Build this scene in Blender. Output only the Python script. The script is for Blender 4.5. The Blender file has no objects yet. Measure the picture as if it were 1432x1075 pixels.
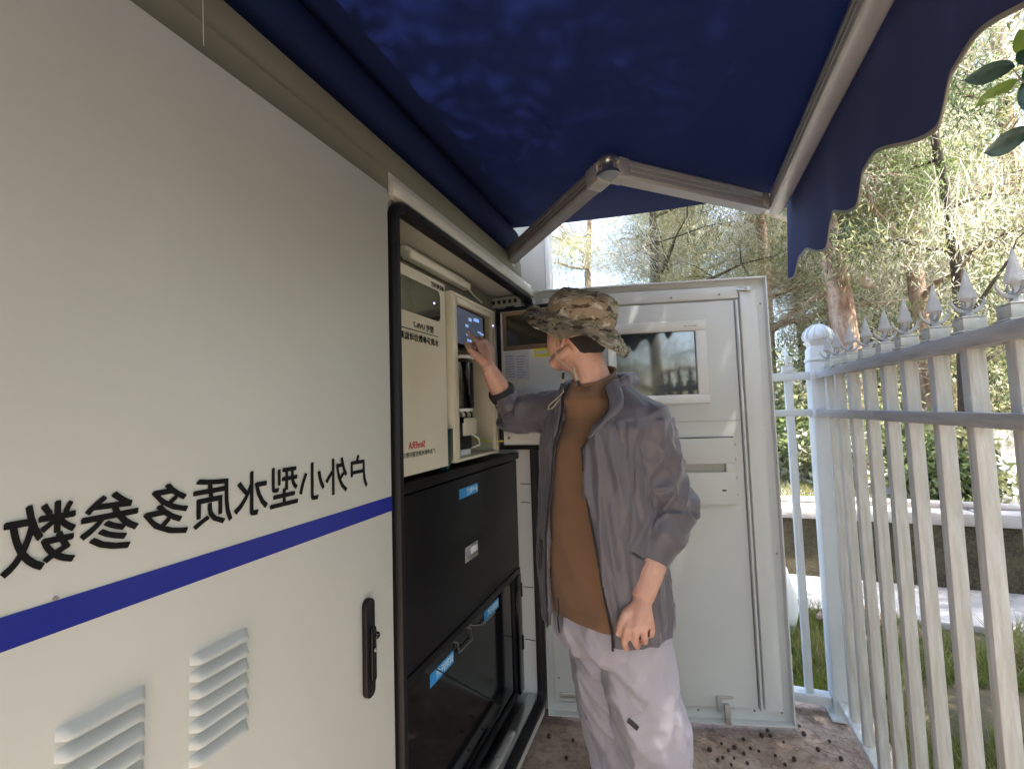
import bpy, bmesh, math, random
import numpy as np
from mathutils import Vector, Matrix, noise

# ------------------------------------------------------------------ camera
SC = bpy.context.scene
COL = SC.collection
F_PX, CX, CY = 620.0, 716.0, 537.5          # focal length and centre, in pixels of the 1432 px wide photograph
CAM = np.array([0.6, 0.0, 1.42])
RX = np.array([0.93420256, 0.35538139, -0.03113915])     # camera right, in world axes
RD = np.array([-0.05044114, 0.0451756, -0.99770479])     # camera down
RF = np.array([-0.35315898, 0.93362907, 0.060129])       # camera forward
cam_d = bpy.data.cameras.new('camera')
cam_o = bpy.data.objects.new('camera', cam_d); COL.objects.link(cam_o)
cam_d.sensor_width = 36.0
cam_d.lens = 36.0 * F_PX / 1432.0
cam_d.clip_start = 0.02; cam_d.clip_end = 900.0
cam_o.matrix_world = Matrix(((RX[0], -RD[0], -RF[0], CAM[0]), (RX[1], -RD[1], -RF[1], CAM[1]), (RX[2], -RD[2], -RF[2], CAM[2]), (0, 0, 0, 1)))
SC.camera = cam_o

# ------------------------------------------------------------------ world, sun, exposure
SUN = Vector((0.42, -0.10, 0.90)).normalized()
sun_el = math.asin(SUN.z); sun_az = math.atan2(SUN.x, SUN.y)
w = bpy.data.worlds.new('World'); SC.world = w; w.use_nodes = True
nt = w.node_tree; nt.nodes.clear()
sky = nt.nodes.new('ShaderNodeTexSky'); sky.sky_type = 'NISHITA'; sky.sun_disc = False
sky.sun_elevation = sun_el; sky.sun_rotation = sun_az
sky.air_density = 1.0; sky.dust_density = 2.6; sky.ozone_density = 1.0
bg = nt.nodes.new('ShaderNodeBackground'); bg.inputs['Strength'].default_value = 0.15
wo = nt.nodes.new('ShaderNodeOutputWorld')
nt.links.new(sky.outputs[0], bg.inputs[0]); nt.links.new(bg.outputs[0], wo.inputs[0])
sd = bpy.data.lights.new('sun', 'SUN'); sd.energy = 5.0; sd.angle = math.radians(0.5); sd.color = (1.0, 0.95, 0.87)
so = bpy.data.objects.new('sun', sd); COL.objects.link(so)
so.rotation_euler = SUN.to_track_quat('Z', 'Y').to_euler()
SC.view_settings.view_transform = 'Standard'; SC.view_settings.look = 'None'
SC.view_settings.gamma = 1.0; SC.view_settings.use_curve_mapping = False
SC.view_settings.exposure = 2.9
SC.cycles.max_bounces = 10; SC.cycles.diffuse_bounces = 5; SC.cycles.transparent_max_bounces = 8
SC.cycles.use_denoising = True

rnd = random.Random(7)
nr = np.random.RandomState(5)

# ------------------------------------------------------------------ helpers
def at(x, y, Z):
    """point seen at pixel (x, y) at depth Z from the camera plane"""
    return Vector(CAM + (RX * (x - CX) + RD * (y - CY) + RF * F_PX) * (Z / F_PX))
def on(x, y, ax, val):
    d = RX * (x - CX) + RD * (y - CY) + RF * F_PX
    return Vector(CAM + d * ((val - CAM[ax]) / d[ax]))

def mat(name, col, rough=0.6, metal=0.0, var=0.0, scale=8.0, col2=None, bump=0.0, bscale=60.0, spec=0.5, stretch=None,
        trans=0.0, sheen=0.0, emit=None, detail=6.0, coat=0.0):
    m = bpy.data.materials.new(name); m.use_nodes = True
    n = m.node_tree.nodes; l = m.node_tree.links
    b = n['Principled BSDF']
    b.inputs['Base Color'].default_value = (*col, 1); b.inputs['Roughness'].default_value = rough
    b.inputs['Metallic'].default_value = metal; b.inputs['Specular IOR Level'].default_value = spec
    if sheen: b.inputs['Sheen Weight'].default_value = sheen
    if coat: b.inputs['Coat Weight'].default_value = coat
    tc = n.new('ShaderNodeTexCoord'); src = tc.outputs['Object']
    if stretch:
        mp = n.new('ShaderNodeMapping'); mp.inputs['Scale'].default_value = stretch
        l.new(src, mp.inputs[0]); src = mp.outputs[0]
    if var or col2:
        t = n.new('ShaderNodeTexNoise'); t.inputs['Scale'].default_value = scale; t.inputs['Detail'].default_value = detail
        t.inputs['Roughness'].default_value = 0.6
        l.new(src, t.inputs['Vector'])
        r = n.new('ShaderNodeValToRGB'); r.color_ramp.elements[0].position = 0.34; r.color_ramp.elements[1].position = 0.66
        c2 = col2 if col2 else tuple(c * (1 - var) for c in col)
        r.color_ramp.elements[0].color = (*c2, 1); r.color_ramp.elements[1].color = (*col, 1)
        l.new(t.outputs['Fac'], r.inputs[0]); l.new(r.outputs[0], b.inputs['Base Color'])
    if bump:
        t2 = n.new('ShaderNodeTexNoise'); t2.inputs['Scale'].default_value = bscale; t2.inputs['Detail'].default_value = 5
        l.new(src, t2.inputs['Vector'])
        bp = n.new('ShaderNodeBump'); bp.inputs['Strength'].default_value = bump; bp.inputs['Distance'].default_value = 0.01
        l.new(t2.outputs['Fac'], bp.inputs['Height']); l.new(bp.outputs[0], b.inputs['Normal'])
    if trans:
        tr = n.new('ShaderNodeBsdfTranslucent'); mx = n.new('ShaderNodeMixShader'); mx.inputs[0].default_value = trans
        src2 = b.inputs['Base Color'].links[0].from_socket if b.inputs['Base Color'].links else None
        if src2: l.new(src2, tr.inputs[0])
        else: tr.inputs[0].default_value = (*col, 1)
        l.new(b.outputs[0], mx.inputs[1]); l.new(tr.outputs[0], mx.inputs[2])
        l.new(mx.outputs[0], n['Material Output'].inputs[0])
    if emit:
        b.inputs['Emission Color'].default_value = (*emit[:3], 1); b.inputs['Emission Strength'].default_value = emit[3]
    return m

class MB:
    def __init__(s): s.v = []; s.f = []; s.m = []
    def add(s, vs, fs, m=0):
        o = len(s.v); s.v += [tuple(p) for p in vs]
        for f in fs: s.f.append(tuple(i + o for i in f)); s.m.append(m)
        return s
    def box(s, x0, x1, y0, y1, z0, z1, m=0):
        return s.add([(x0, y0, z0), (x1, y0, z0), (x1, y1, z0), (x0, y1, z0), (x0, y0, z1), (x1, y0, z1), (x1, y1, z1), (x0, y1, z1)],
                     [(0, 3, 2, 1), (4, 5, 6, 7), (0, 1, 5, 4), (1, 2, 6, 5), (2, 3, 7, 6), (3, 0, 4, 7)], m)
    def obox(s, c, ax, ay, az, hx, hy, hz, m=0):
        c = Vector(c); ax = Vector(ax) * hx; ay = Vector(ay) * hy; az = Vector(az) * hz
        vs = [c + ax * a + ay * b + az * d for d in (-1, 1) for a, b in ((-1, -1), (1, -1), (1, 1), (-1, 1))]
        return s.add(vs, [(0, 3, 2, 1), (4, 5, 6, 7), (0, 1, 5, 4), (1, 2, 6, 5), (2, 3, 7, 6), (3, 0, 4, 7)], m)
    def bar(s, a, b, w_, h_, up=(0, 0, 1), m=0):
        a = Vector(a); b = Vector(b); d = (b - a); L = d.length; d.normalize()
        sd_ = d.cross(Vector(up)); sd_.normalize(); u = sd_.cross(d)
        return s.obox((a + b) / 2, d, sd_, u, L / 2, w_ / 2, h_ / 2, m)
    def tube(s, pts, r, n=8, m=0, cap=True, flat=1.0):
        pts = [Vector(p) for p in pts]; N = len(pts)
        rs = r if isinstance(r, (list, tuple)) else [r] * N
        o = len(s.v); ref = None
        for i, p in enumerate(pts):
            d = (pts[min(i + 1, N - 1)] - pts[max(i - 1, 0)]).normalized()
            if ref is None:
                ref = Vector((0, 0, 1)) if abs(d.z) < .9 else Vector((1, 0, 0))
            a = (ref - d * ref.dot(d)).normalized(); b = d.cross(a); ref = a
            for k in range(n):
                t = 2 * math.pi * k / n
                s.v.append(tuple(p + (a * math.cos(t) * flat + b * math.sin(t)) * rs[i]))
        for i in range(N - 1):
            for k in range(n):
                k2 = (k + 1) % n
                s.f.append((o + i * n + k, o + i * n + k2, o + (i + 1) * n + k2, o + (i + 1) * n + k)); s.m.append(m)
        if cap:
            s.f.append(tuple(o + k for k in reversed(range(n)))); s.m.append(m)
            s.f.append(tuple(o + (N - 1) * n + k for k in range(n))); s.m.append(m)
        return s
    def lathe(s, c, prof, n=16, m=0, ax=(0, 0, 1)):
        ax = Vector(ax).normalized(); r0 = Vector((1, 0, 0)) if abs(ax.x) < .9 else Vector((0, 1, 0))
        a = (r0 - ax * r0.dot(ax)).normalized(); b = ax.cross(a); c = Vector(c); o = len(s.v)
        for (r, z) in prof:
            for k in range(n):
                t = 2 * math.pi * k / n
                s.v.append(tuple(c + ax * z + (a * math.cos(t) + b * math.sin(t)) * r))
        for i in range(len(prof) - 1):
            for k in range(n):
                k2 = (k + 1) % n
                s.f.append((o + i * n + k, o + i * n + k2, o + (i + 1) * n + k2, o + (i + 1) * n + k)); s.m.append(m)
        s.f.append(tuple(o + k for k in reversed(range(n)))); s.m.append(m)
        s.f.append(tuple(o + (len(prof) - 1) * n + k for k in range(n))); s.m.append(m)
        return s
    def prism(s, poly, ext, m=0):
        poly = [Vector(p) for p in poly]; ext = Vector(ext); n = len(poly)
        fs = [tuple(reversed(range(n))), tuple(range(n, 2 * n))] + [(i, (i + 1) % n, n + (i + 1) % n, n + i) for i in range(n)]
        return s.add(poly + [p + ext for p in poly], fs, m)
    def build(s, name, mt, parent=None, bevel=0.0, smooth=None, seg=2, origin=None):
        org = Vector(origin) if origin is not None else (wloc(parent) if parent else Vector((0, 0, 0)))
        me = bpy.data.meshes.new(name)
        me.from_pydata([(x - org.x, y - org.y, z - org.z) for x, y, z in s.v], [], s.f)
        mts = mt if isinstance(mt, (list, tuple)) else [mt]
        for q in mts: me.materials.append(q)
        if len(mts) > 1: me.polygons.foreach_set('material_index', s.m)
        bm = bmesh.new(); bm.from_mesh(me)
        bmesh.ops.recalc_face_normals(bm, faces=bm.faces)
        if bevel:
            es = [e for e in bm.edges if len(e.link_faces) == 2 and e.calc_face_angle(0) > 0.6]
            bmesh.ops.bevel(bm, geom=es, offset=bevel, segments=seg, affect='EDGES', profile=0.5, clamp_overlap=True)
        bm.to_mesh(me); bm.free()
        if smooth or bevel:
            me.polygons.foreach_set('use_smooth', [True] * len(me.polygons))
            me.set_sharp_from_angle(angle=math.radians(smooth if smooth else 40))
        return link(name, me, parent, org)

def wloc(o):
    p = Vector((0, 0, 0))
    while o: p += Vector(o.location); o = o.parent
    return p
def link(name, me, parent, org):
    o = bpy.data.objects.new(name, me); COL.objects.link(o)
    if parent: o.parent = parent; o.location = org - wloc(parent)
    else: o.location = org
    return o
def tag(o, label=None, cat=None, group=None, kind=None):
    if label: o['label'] = label
    if cat: o['category'] = cat
    if group: o['group'] = group
    if kind: o['kind'] = kind
    return o
def thing(name, loc, label, cat, group=None):
    o = bpy.data.objects.new(name, None); COL.objects.link(o); o.location = loc; o.empty_display_size = .1
    return tag(o, label, cat, group)
def np_mesh(name, V, F, mt, parent=None, org=(0, 0, 0), smooth=False, mi=None):
    """V (n,3), F (m,k) arrays -> object (k = 3 or 4)"""
    me = bpy.data.meshes.new(name); org = Vector(org)
    V = np.asarray(V, np.float32) - np.array(org, np.float32); F = np.asarray(F, np.int32); k = F.shape[1]
    me.vertices.add(len(V)); me.vertices.foreach_set('co', V.ravel())
    me.loops.add(F.size); me.loops.foreach_set('vertex_index', F.ravel())
    me.polygons.add(len(F)); me.polygons.foreach_set('loop_start', np.arange(0, F.size, k, dtype=np.int32))
    me.polygons.foreach_set('loop_total', np.full(len(F), k, np.int32))
    for q in (mt if isinstance(mt, (list, tuple)) else [mt]): me.materials.append(q)
    if mi is not None: me.polygons.foreach_set('material_index', np.asarray(mi, np.int32))
    if smooth: me.polygons.foreach_set('use_smooth', np.ones(len(F), bool))
    me.update(calc_edges=True); me.validate()
    return link(name, me, parent, org)
def text(name, s, size, origin, xdir, ydir, mt, parent, depth=0.0008, sx=1.0, offset=0.0, align='LEFT', org=None, shear=0.0):
    """flat print: text standing on a surface, xdir/ydir unit vectors of the lettering, already mirrored where the photo is"""
    cu = bpy.data.curves.new(name, 'FONT'); cu.body = s; cu.size = size; cu.extrude = depth; cu.align_x = align; cu.offset = offset; cu.shear = shear
    cu.resolution_u = 3
    tmp = bpy.data.objects.new('tmp', cu); COL.objects.link(tmp)
    bpy.context.view_layer.update()
    me = bpy.data.meshes.new_from_object(tmp.evaluated_get(bpy.context.evaluated_depsgraph_get()))
    bpy.data.objects.remove(tmp)
    X = Vector(xdir); Yv = Vector(ydir); N = X.cross(Yv); o = Vector(origin)
    pl = wloc(parent) if parent else Vector((0, 0, 0))
    for v in me.vertices:
        c = v.co; v.co = o + X * c.x * sx + Yv * c.y + N * c.z - pl
    me.name = name; me.materials.clear(); me.materials.append(mt)
    return link(name, me, parent, pl)
def copy_tree(src, loc, rz=0.0, scale=None, label=None, parent=None):
    c = src.copy(); COL.objects.link(c)
    if parent is None:
        c.location = loc; c.rotation_euler = (0, 0, rz)
        if scale: c.scale = (scale,) * 3
        if label: c['label'] = label
    else: c.parent = parent
    for ch in list(src.children): copy_tree(ch, None, parent=c)
    return c
def rrect(cy, cz, hy, hz, r, n=6):
    """rounded rectangle outline, list of (y, z)"""
    out = []
    for (sy, sz, a0) in ((1, 1, 0), (-1, 1, 90), (-1, -1, 180), (1, -1, 270)):
        for k in range(n + 1):
            t = math.radians(a0 + 90 * k / n)
            out.append((cy + sy * (hy - r) + r * math.cos(t), cz + sz * (hz - r) + r * math.sin(t)))
    return out

# ------------------------------------------------------------------ materials
M = {}
M['cab'] = mat('painted_steel', (.52, .52, .475), .42, col2=(.48, .478, .43), scale=1.8, stretch=(1, 1, .35), bump=.02, bscale=350)
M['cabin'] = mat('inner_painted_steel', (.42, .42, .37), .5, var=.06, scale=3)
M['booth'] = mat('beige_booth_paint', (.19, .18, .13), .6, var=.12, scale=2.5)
M['boothw'] = mat('grey_booth_wall', (.55, .57, .55), .6, var=.06, scale=2.5)
M['blue'] = mat('blue_stripe_film', (.003, .012, .21), .35, var=.05, scale=3)
M['ink'] = mat('black_print', (.003, .003, .003), .6, spec=.2)
M['rubber'] = mat('black_rubber', (.0055, .005, .0065), .5, spec=.3, var=.2, scale=30)
M['door'] = mat('grey_door_paint', (.60, .615, .59), .38, var=.05, scale=1.8, bump=.02, bscale=250)
M['white'] = mat('white_plastic', (.74, .75, .73), .35, var=.04, scale=4)
M['black'] = mat('black_powder_coat', (.0065, .0065, .0078), .45, spec=.3, var=.25, scale=50)
M['glossblack'] = mat('gloss_black_panel', (.003, .003, .004), .08, spec=.4)
M['alu'] = mat('aluminium', (.56, .55, .53), .36, metal=.6, var=.12, scale=6, stretch=(1, 1, 30))
M['aludark'] = mat('dark_aluminium', (.34, .33, .32), .4, metal=.6, var=.2, scale=20)
M['steel'] = mat('steel', (.6, .6, .6), .28, metal=1, var=.1, scale=20)
M['cream'] = mat('cream_instrument_paint', (.63, .60, .47), .4, var=.03, scale=3)
M['dark'] = mat('void_and_mark_black', (.006, .006, .005), .7)  # black that paints the dark of slots and holes, also used for marks
M['label'] = mat('cyan_label_film', (.03, .27, .62), .4)
M['lettw'] = mat('pale_lettering', (.55, .75, .85), .5)
M['red'] = mat('red_print', (.5, .02, .02), .5)
M['paper'] = mat('printed_paper', (.66, .68, .72), .8, var=.05, scale=20)
M['paperblue'] = mat('bluish_print_block', (.36, .40, .62), .8, var=.25, scale=60)
M['yellow'] = mat('yellow_sticker', (.75, .72, .05), .6)
M['purple'] = mat('lit_violet_led', (.1, .05, .3), .4, emit=(.40, .28, 1, 1.6))
M['screen'] = mat('lit_touch_screen', (.05, .06, .08), .15, emit=(.30, .36, .52, .02))
M['tint'] = mat('tinted_window', (.035, .03, .022), .08, spec=.5)
M['brown'] = mat('brown_window_frame', (.20, .14, .08), .5, var=.2, scale=20)
M['green'] = mat('dark_green_plastic', (.005, .035, .03), .3)
M['tube'] = mat('lamp_tube_plastic', (.8, .8, .74), .4)
M['fence'] = mat('weathered_white_fence', (.60, .61, .60), .55, col2=(.44, .43, .39), scale=7, stretch=(12, 12, 1), bump=.25, bscale=40)
M['fence_rail'] = mat('weathered_grey_rail', (.38, .385, .40), .55, col2=(.27, .27, .275), scale=6, stretch=(10, 1, 10), bump=.25, bscale=30)
M['post'] = mat('white_post_paint', (.58, .62, .64), .5, var=.1, scale=6, bump=.1, bscale=60)
M['finial'] = mat('grey_finial_paint', (.30, .31, .33), .5, col2=(.42, .43, .42), scale=25, bump=.2, bscale=60)
M['cap'] = mat('pale_collar_plastic', (.55, .57, .52), .5, var=.3, scale=30)
M['cap_wall'] = mat('pale_cap_concrete', (.55, .50, .46), .9, col2=(.38, .33, .30), scale=5, bump=.4, bscale=30)

# ------------------------------------------------------------------ ground and large structure
def concrete(name, c1, c2, c3, sc=2.0, bump=.5, rough=.9):
    m = bpy.data.materials.new(name); m.use_nodes = True; n = m.node_tree.nodes; l = m.node_tree.links; b = n['Principled BSDF']
    b.inputs['Roughness'].default_value = rough; b.inputs['Specular IOR Level'].default_value = .25
    tc = n.new('ShaderNodeTexCoord')
    t = n.new('ShaderNodeTexNoise'); t.inputs['Scale'].default_value = sc; t.inputs['Detail'].default_value = 9; t.inputs['Roughness'].default_value = .68
    t2 = n.new('ShaderNodeTexNoise'); t2.inputs['Scale'].default_value = sc * 14; t2.inputs['Detail'].default_value = 6; t2.inputs['Roughness'].default_value = .7
    l.new(tc.outputs['Object'], t.inputs[0]); l.new(tc.outputs['Object'], t2.inputs[0])
    r = n.new('ShaderNodeValToRGB'); e = r.color_ramp.elements
    e[0].position = .36; e[0].color = (*c2, 1); e[1].position = .62; e[1].color = (*c1, 1); l.new(t.outputs[0], r.inputs[0])
    r2 = n.new('ShaderNodeValToRGB'); e = r2.color_ramp.elements; e[0].position = .45; e[0].color = (0, 0, 0, 1); e[1].position = .68; e[1].color = (1, 1, 1, 1)
    l.new(t2.outputs[0], r2.inputs[0])
    mx = n.new('ShaderNodeMixRGB'); mx.inputs[2].default_value = (*c3, 1); l.new(r.outputs[0], mx.inputs[1])
    mu = n.new('ShaderNodeMath'); mu.operation = 'MULTIPLY'; mu.inputs[1].default_value = .6; l.new(r2.outputs[0], mu.inputs[0]); l.new(mu.outputs[0], mx.inputs[0])
    l.new(mx.outputs[0], b.inputs['Base Color'])
    bp = n.new('ShaderNodeBump'); bp.inputs['Strength'].default_value = bump; bp.inputs['Distance'].default_value = .008
    l.new(t2.outputs[0], bp.inputs['Height']); l.new(bp.outputs[0], b.inputs['Normal'])
    return m
M['platform'] = concrete('stained_concrete', (.46, .375, .31), (.27, .185, .145), (.11, .07, .05), 2.2)
M['earth'] = concrete('earth_and_leaf_litter', (.13, .10, .06), (.06, .05, .03), (.05, .055, .025), 1.5)
M['path'] = concrete('pale_concrete', (.46, .44, .42), (.32, .30, .285), (.25, .23, .215), 1.3)
M['mossy'] = concrete('mossy_dark_wall', (.10, .082, .052), (.018, .016, .012), (.17, .14, .07), 5.0, bump=1.0)
for q in M['mossy'].node_tree.nodes:
    if q.type == 'TEX_NOISE': q.inputs['Roughness'].default_value = .78
M['rubble'] = concrete('rubble_stone', (.40, .26, .20), (.22, .12, .09), (.45, .40, .36), 6.0)

g = MB(); N = 60
def ground_z(x, y): return -.06 + (0.02 * math.sin(x * 1.3) * math.cos(y * 1.1) if abs(x) < 40 else 0)
ax_ = [-400, -150, -60, -30] + [-20 + i for i in range(41)] + [30, 60, 150, 400]
vs = [(x, y, ground_z(x, y)) for y in ax_ for x in ax_]; n_ = len(ax_)
g.add(vs, [(j * n_ + i, j * n_ + i + 1, (j + 1) * n_ + i + 1, (j + 1) * n_ + i) for j in range(n_ - 1) for i in range(n_ - 1)])
o = g.build('ground', M['earth'], smooth=60); tag(o, kind='structure')
o = MB().box(-1.6, 1.30, -3.0, 2.42, -.05, .08).build('platform', M['platform'], bevel=.012); tag(o, kind='structure')
# pale strip of path at the foot of the low wall, and raised paved bank behind it
o = MB().box(-3, 9, 3.72, 4.40, -.10, -.02).build('path', M['path'], bevel=.01); tag(o, kind='structure')
b = MB(); xs = [-4 + i * .5 for i in range(33)]; ys = [4.62 + j * .4 for j in range(18)]
def bank_z(x, y):
    v = .40 + .028 * (y - 4.6) + .05 * noise.noise(Vector((x * .6, y * .6, 0)))
    return v
b.add([(x, y, bank_z(x, y)) for y in ys for x in xs], [(j * 33 + i, j * 33 + i + 1, (j + 1) * 33 + i + 1, (j + 1) * 33 + i) for j in range(17) for i in range(32)])
o = b.build('paved_bank', M['path'], smooth=60); tag(o, kind='structure')

lw = thing('low_wall', (1.5, 4.42, -.06), 'dark mossy low retaining wall with pale capping beyond the white picket fence', 'wall')
MB().box(-3, 9, 4.40, 4.62, -.10, .45).build('wall_face', M['mossy'], lw)
x = -3.0
while x < 9:
    L = .9 + rnd.random() * .15
    MB().box(x, x + L - .012, 4.36, 4.64, .452, .545 + rnd.random() * .006).build('cap_slab', M['cap_wall'], lw, bevel=.012)
    x += L
pts = [(-3 + i * .4, 4.56 + .012 * math.sin(i * .7), .575 + .006 * math.sin(i * 1.1)) for i in range(31)]
tag(MB().tube(pts, .026, 10).build('water_pipe', M['cap_wall'], smooth=60), 'pale pipe lying along the capping of the dark low wall', 'pipe')

# far retaining wall, right
fw = thing('far_wall', (4.6, 8.6, .5), 'grey concrete wall with worn top seen far off between the right-hand fence pickets', 'wall')
for i in range(7):
    MB().box(1.6 + i * 1.3, 1.6 + i * 1.3 + 1.285, 8.5, 8.75, .3, 1.10 + rnd.random() * .03).build('wall_slab', M['path'], fw, bevel=.02)

# booth behind the cabinet: back board above, end wall with trim
bo = thing('booth', (-.6, 1.0, .08), 'beige sheet metal booth the white cabinet stands in front of, with a grey end wall', 'booth')
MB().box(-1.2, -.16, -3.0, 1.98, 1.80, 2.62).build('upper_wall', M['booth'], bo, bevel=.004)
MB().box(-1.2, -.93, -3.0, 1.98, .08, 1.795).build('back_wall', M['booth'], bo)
MB().box(-1.2, .035, 1.985, 2.02, .08, 2.62).build('end_wall', M['boothw'], bo)
MB().box(.038, .060, 1.975, 2.03, .08, 2.62).build('corner_trim', M['white'], bo, bevel=.003)

# ------------------------------------------------------------------ the cabinet
cb = thing('equipment_cabinet', (-.4, .6, .08), 'large off-white outdoor instrument cabinet with blue stripe and mirrored black lettering', 'cabinet')
Y0, Y1, Z0, Z1 = .835, 1.865, .190, 1.928        # door opening (outer edge of the seal)
XF = -.012
body = MB()
body.box(-.80, XF, -.62, -.60, .12, 1.99)
body.box(-.80, -.78, -.60, 1.90, .12, 1.99)
body.box(-.78, XF, 1.868, 1.905, .12, 1.99)
body.box(-.78, XF, .80, .845, .12, 1.936)
body.box(-.78, XF, .845, 1.868, 1.938, 1.99)
body.box(-.78, XF, -.60, .80, .12, .16)
body.box(-.78, XF, .845, 1.868, .12, .20)
body.build('carcass', M['cab'], cb, bevel=.003)
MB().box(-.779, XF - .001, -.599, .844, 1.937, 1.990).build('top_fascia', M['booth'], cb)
MB().box(-.78, -.014, -.60, .79, .17, 1.93).build('closed_bay', M['cab'], cb)
MB().box(-.74, -.04, -.56, 1.86, .08, .12).build('plinth', M['aludark'], cb)
# roof lip over the open bay, catching the light
MB().box(-.80, .003, .846, 1.905, 1.932, 1.966).build('roof_lip', M['cab'], cb, bevel=.004)
MB().box(-.16, -.020, -.60, 1.80, 1.992, 2.06).build('roof_trim', M['booth'], cb, bevel=.004)
M['cabindark'] = mat('painted_shade_grey', (.05, .048, .042), .7, var=.2, scale=6)  # dark grey paints in the shade behind the instruments and round the door box
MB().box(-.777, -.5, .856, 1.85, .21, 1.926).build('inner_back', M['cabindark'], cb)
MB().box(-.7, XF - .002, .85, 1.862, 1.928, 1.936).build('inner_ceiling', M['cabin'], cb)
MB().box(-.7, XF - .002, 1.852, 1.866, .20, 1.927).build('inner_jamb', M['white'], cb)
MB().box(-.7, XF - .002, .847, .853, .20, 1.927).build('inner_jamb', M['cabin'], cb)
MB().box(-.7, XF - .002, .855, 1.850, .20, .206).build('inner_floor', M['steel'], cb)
# rubber seal round the opening
outer = rrect((Y0 + Y1) / 2, (Z0 + Z1) / 2, (Y1 - Y0) / 2, (Z1 - Z0) / 2, .055)
inner = rrect((Y0 + Y1) / 2, (Z0 + Z1) / 2, (Y1 - Y0) / 2 - .026, (Z1 - Z0) / 2 - .026, .034)
s_ = MB(); n = len(outer); X0s, X1s = XF + .0005, XF + .022
vs = []
for (y, z), (y2, z2) in zip(outer, inner):
    ym, zm = (y * .75 + y2 * .25), (z * .75 + z2 * .25); yn, zn = (y * .25 + y2 * .75), (z * .25 + z2 * .75)
    vs += [(X0s, y, z), (X0s + .012, y, z), (X1s, ym, zm), (X1s, yn, zn), (X0s + .012, y2, z2), (X0s - .012, y2, z2)]
fs = []
for i in range(n):
    j = (i + 1) % n
    for k in range(6): fs.append((i * 6 + k, i * 6 + (k + 1) % 6, j * 6 + (k + 1) % 6, j * 6 + k))
s_.add(vs, fs).build('seal', M['rubber'], cb, smooth=50)

# closed door on the left, with stripe, lettering, handle and louvres
ld = MB().box(-.011, .004, -.56, .818, .165, 1.930).build('closed_door', M['cab'], cb, bevel=.003)
MB().box(.0042, .0050, -.56, .8165, 1.2135, 1.2450).build('blue_stripe', M['blue'], ld)
lts = [text('lettering', '户外小型水质多参数', .0685, (.0052 + .00012 * q, .738 - dx, 1.2855 + dz), (0, -1, 0), (0, 0, 1), M['ink'], ld, depth=.0003, sx=.838) for q, (dx, dz) in enumerate(((0, 0), (.0011, 0), (.0002, .0012), (.0010, -.0009)))]
bmj = bmesh.new()
for q in lts: bmj.from_mesh(q.data)
bmj.to_mesh(lts[0].data); bmj.free()
for q in lts[1:]: bpy.data.objects.remove(q)
lv = MB(); nu, nv = 16, 7; W_, H_ = .080, .0150
vs = []
for j in range(nv + 1):
    for i in range(nu + 1):
        u = i / nu; v = j / nv
        e = min(1, min(u, 1 - u) / .10); e = math.sin(e * math.pi / 2)
        bul = .0125 * e * math.sin(min(1, v / .82) * math.pi / 2)
        if v > .99: bul = 0
        vs.append((.0036 + bul, u * W_, -H_ * min(v, .93) - .002 * (1 - e) * 0))
lv.add(vs, [(j * (nu + 1) + i, j * (nu + 1) + i + 1, (j + 1) * (nu + 1) + i + 1, (j + 1) * (nu + 1) + i) for j in range(nv) for i in range(nu)])
lv.m = [1 if f >= (nv - 1) * nu else 0 for f in range(nv * nu)]  # underside row painted black for the shade in the slot
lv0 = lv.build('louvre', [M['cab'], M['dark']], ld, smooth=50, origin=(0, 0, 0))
base = wloc(ld)
for bi, (yy, zt, k) in enumerate([(.394, 1.1250, 7), (.2645, 1.1200, 7)]):
    for q in range(k):
        c = lv0 if (bi == 0 and q == 0) else lv0.copy()
        if c is not lv0: COL.objects.link(c)
        c.location = Vector((0, yy, zt - q * .0205)) - base
hd = MB().prism([(.0045, y, z) for y, z in rrect(.729, .971, .0135, .093, .0134, 8)], (.011, 0, 0)).build('door_handle', M['rubber'], ld, bevel=.004, seg=3)
MB().prism([(.0160, y, z) for y, z in rrect(.731, .960, .007, .052, .0069, 6)], (.006, 0, 0)).build('lever', M['glossblack'], hd, bevel=.002)
MB().lathe((.015, .741, .99), [(.0068, 0), (.0068, .007), (.005, .009)], 14, ax=(1, 0, 0)).build('push_button', M['glossblack'], hd, smooth=40)
MB().lathe((.0215, .734, .966), [(.004, 0), (.0035, .002)], 12, ax=(1, 0, 0)).build('key_barrel', M['steel'], hd, smooth=40)
MB().lathe((.004, .262, 1.2475), [(.0022, 0), (.0018, .003)], 10, ax=(1, 0, 0)).build('screw', M['aludark'], ld)
tag(MB().tube([(.0, .405, 2.2), (.004, .40, 2.06), (.006, .40, 1.99), (.0055, .402, 1.94)], .0007, 5).build('thin_wire', M['cabin'], cb))
MB().lathe((.004, 1.50, 1.962), [(.006, 0), (.004, .003), (.0015, .0032), (.0015, .006)], 12, ax=(1, 0, 0)).build('screw', M['steel'], cb)

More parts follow.
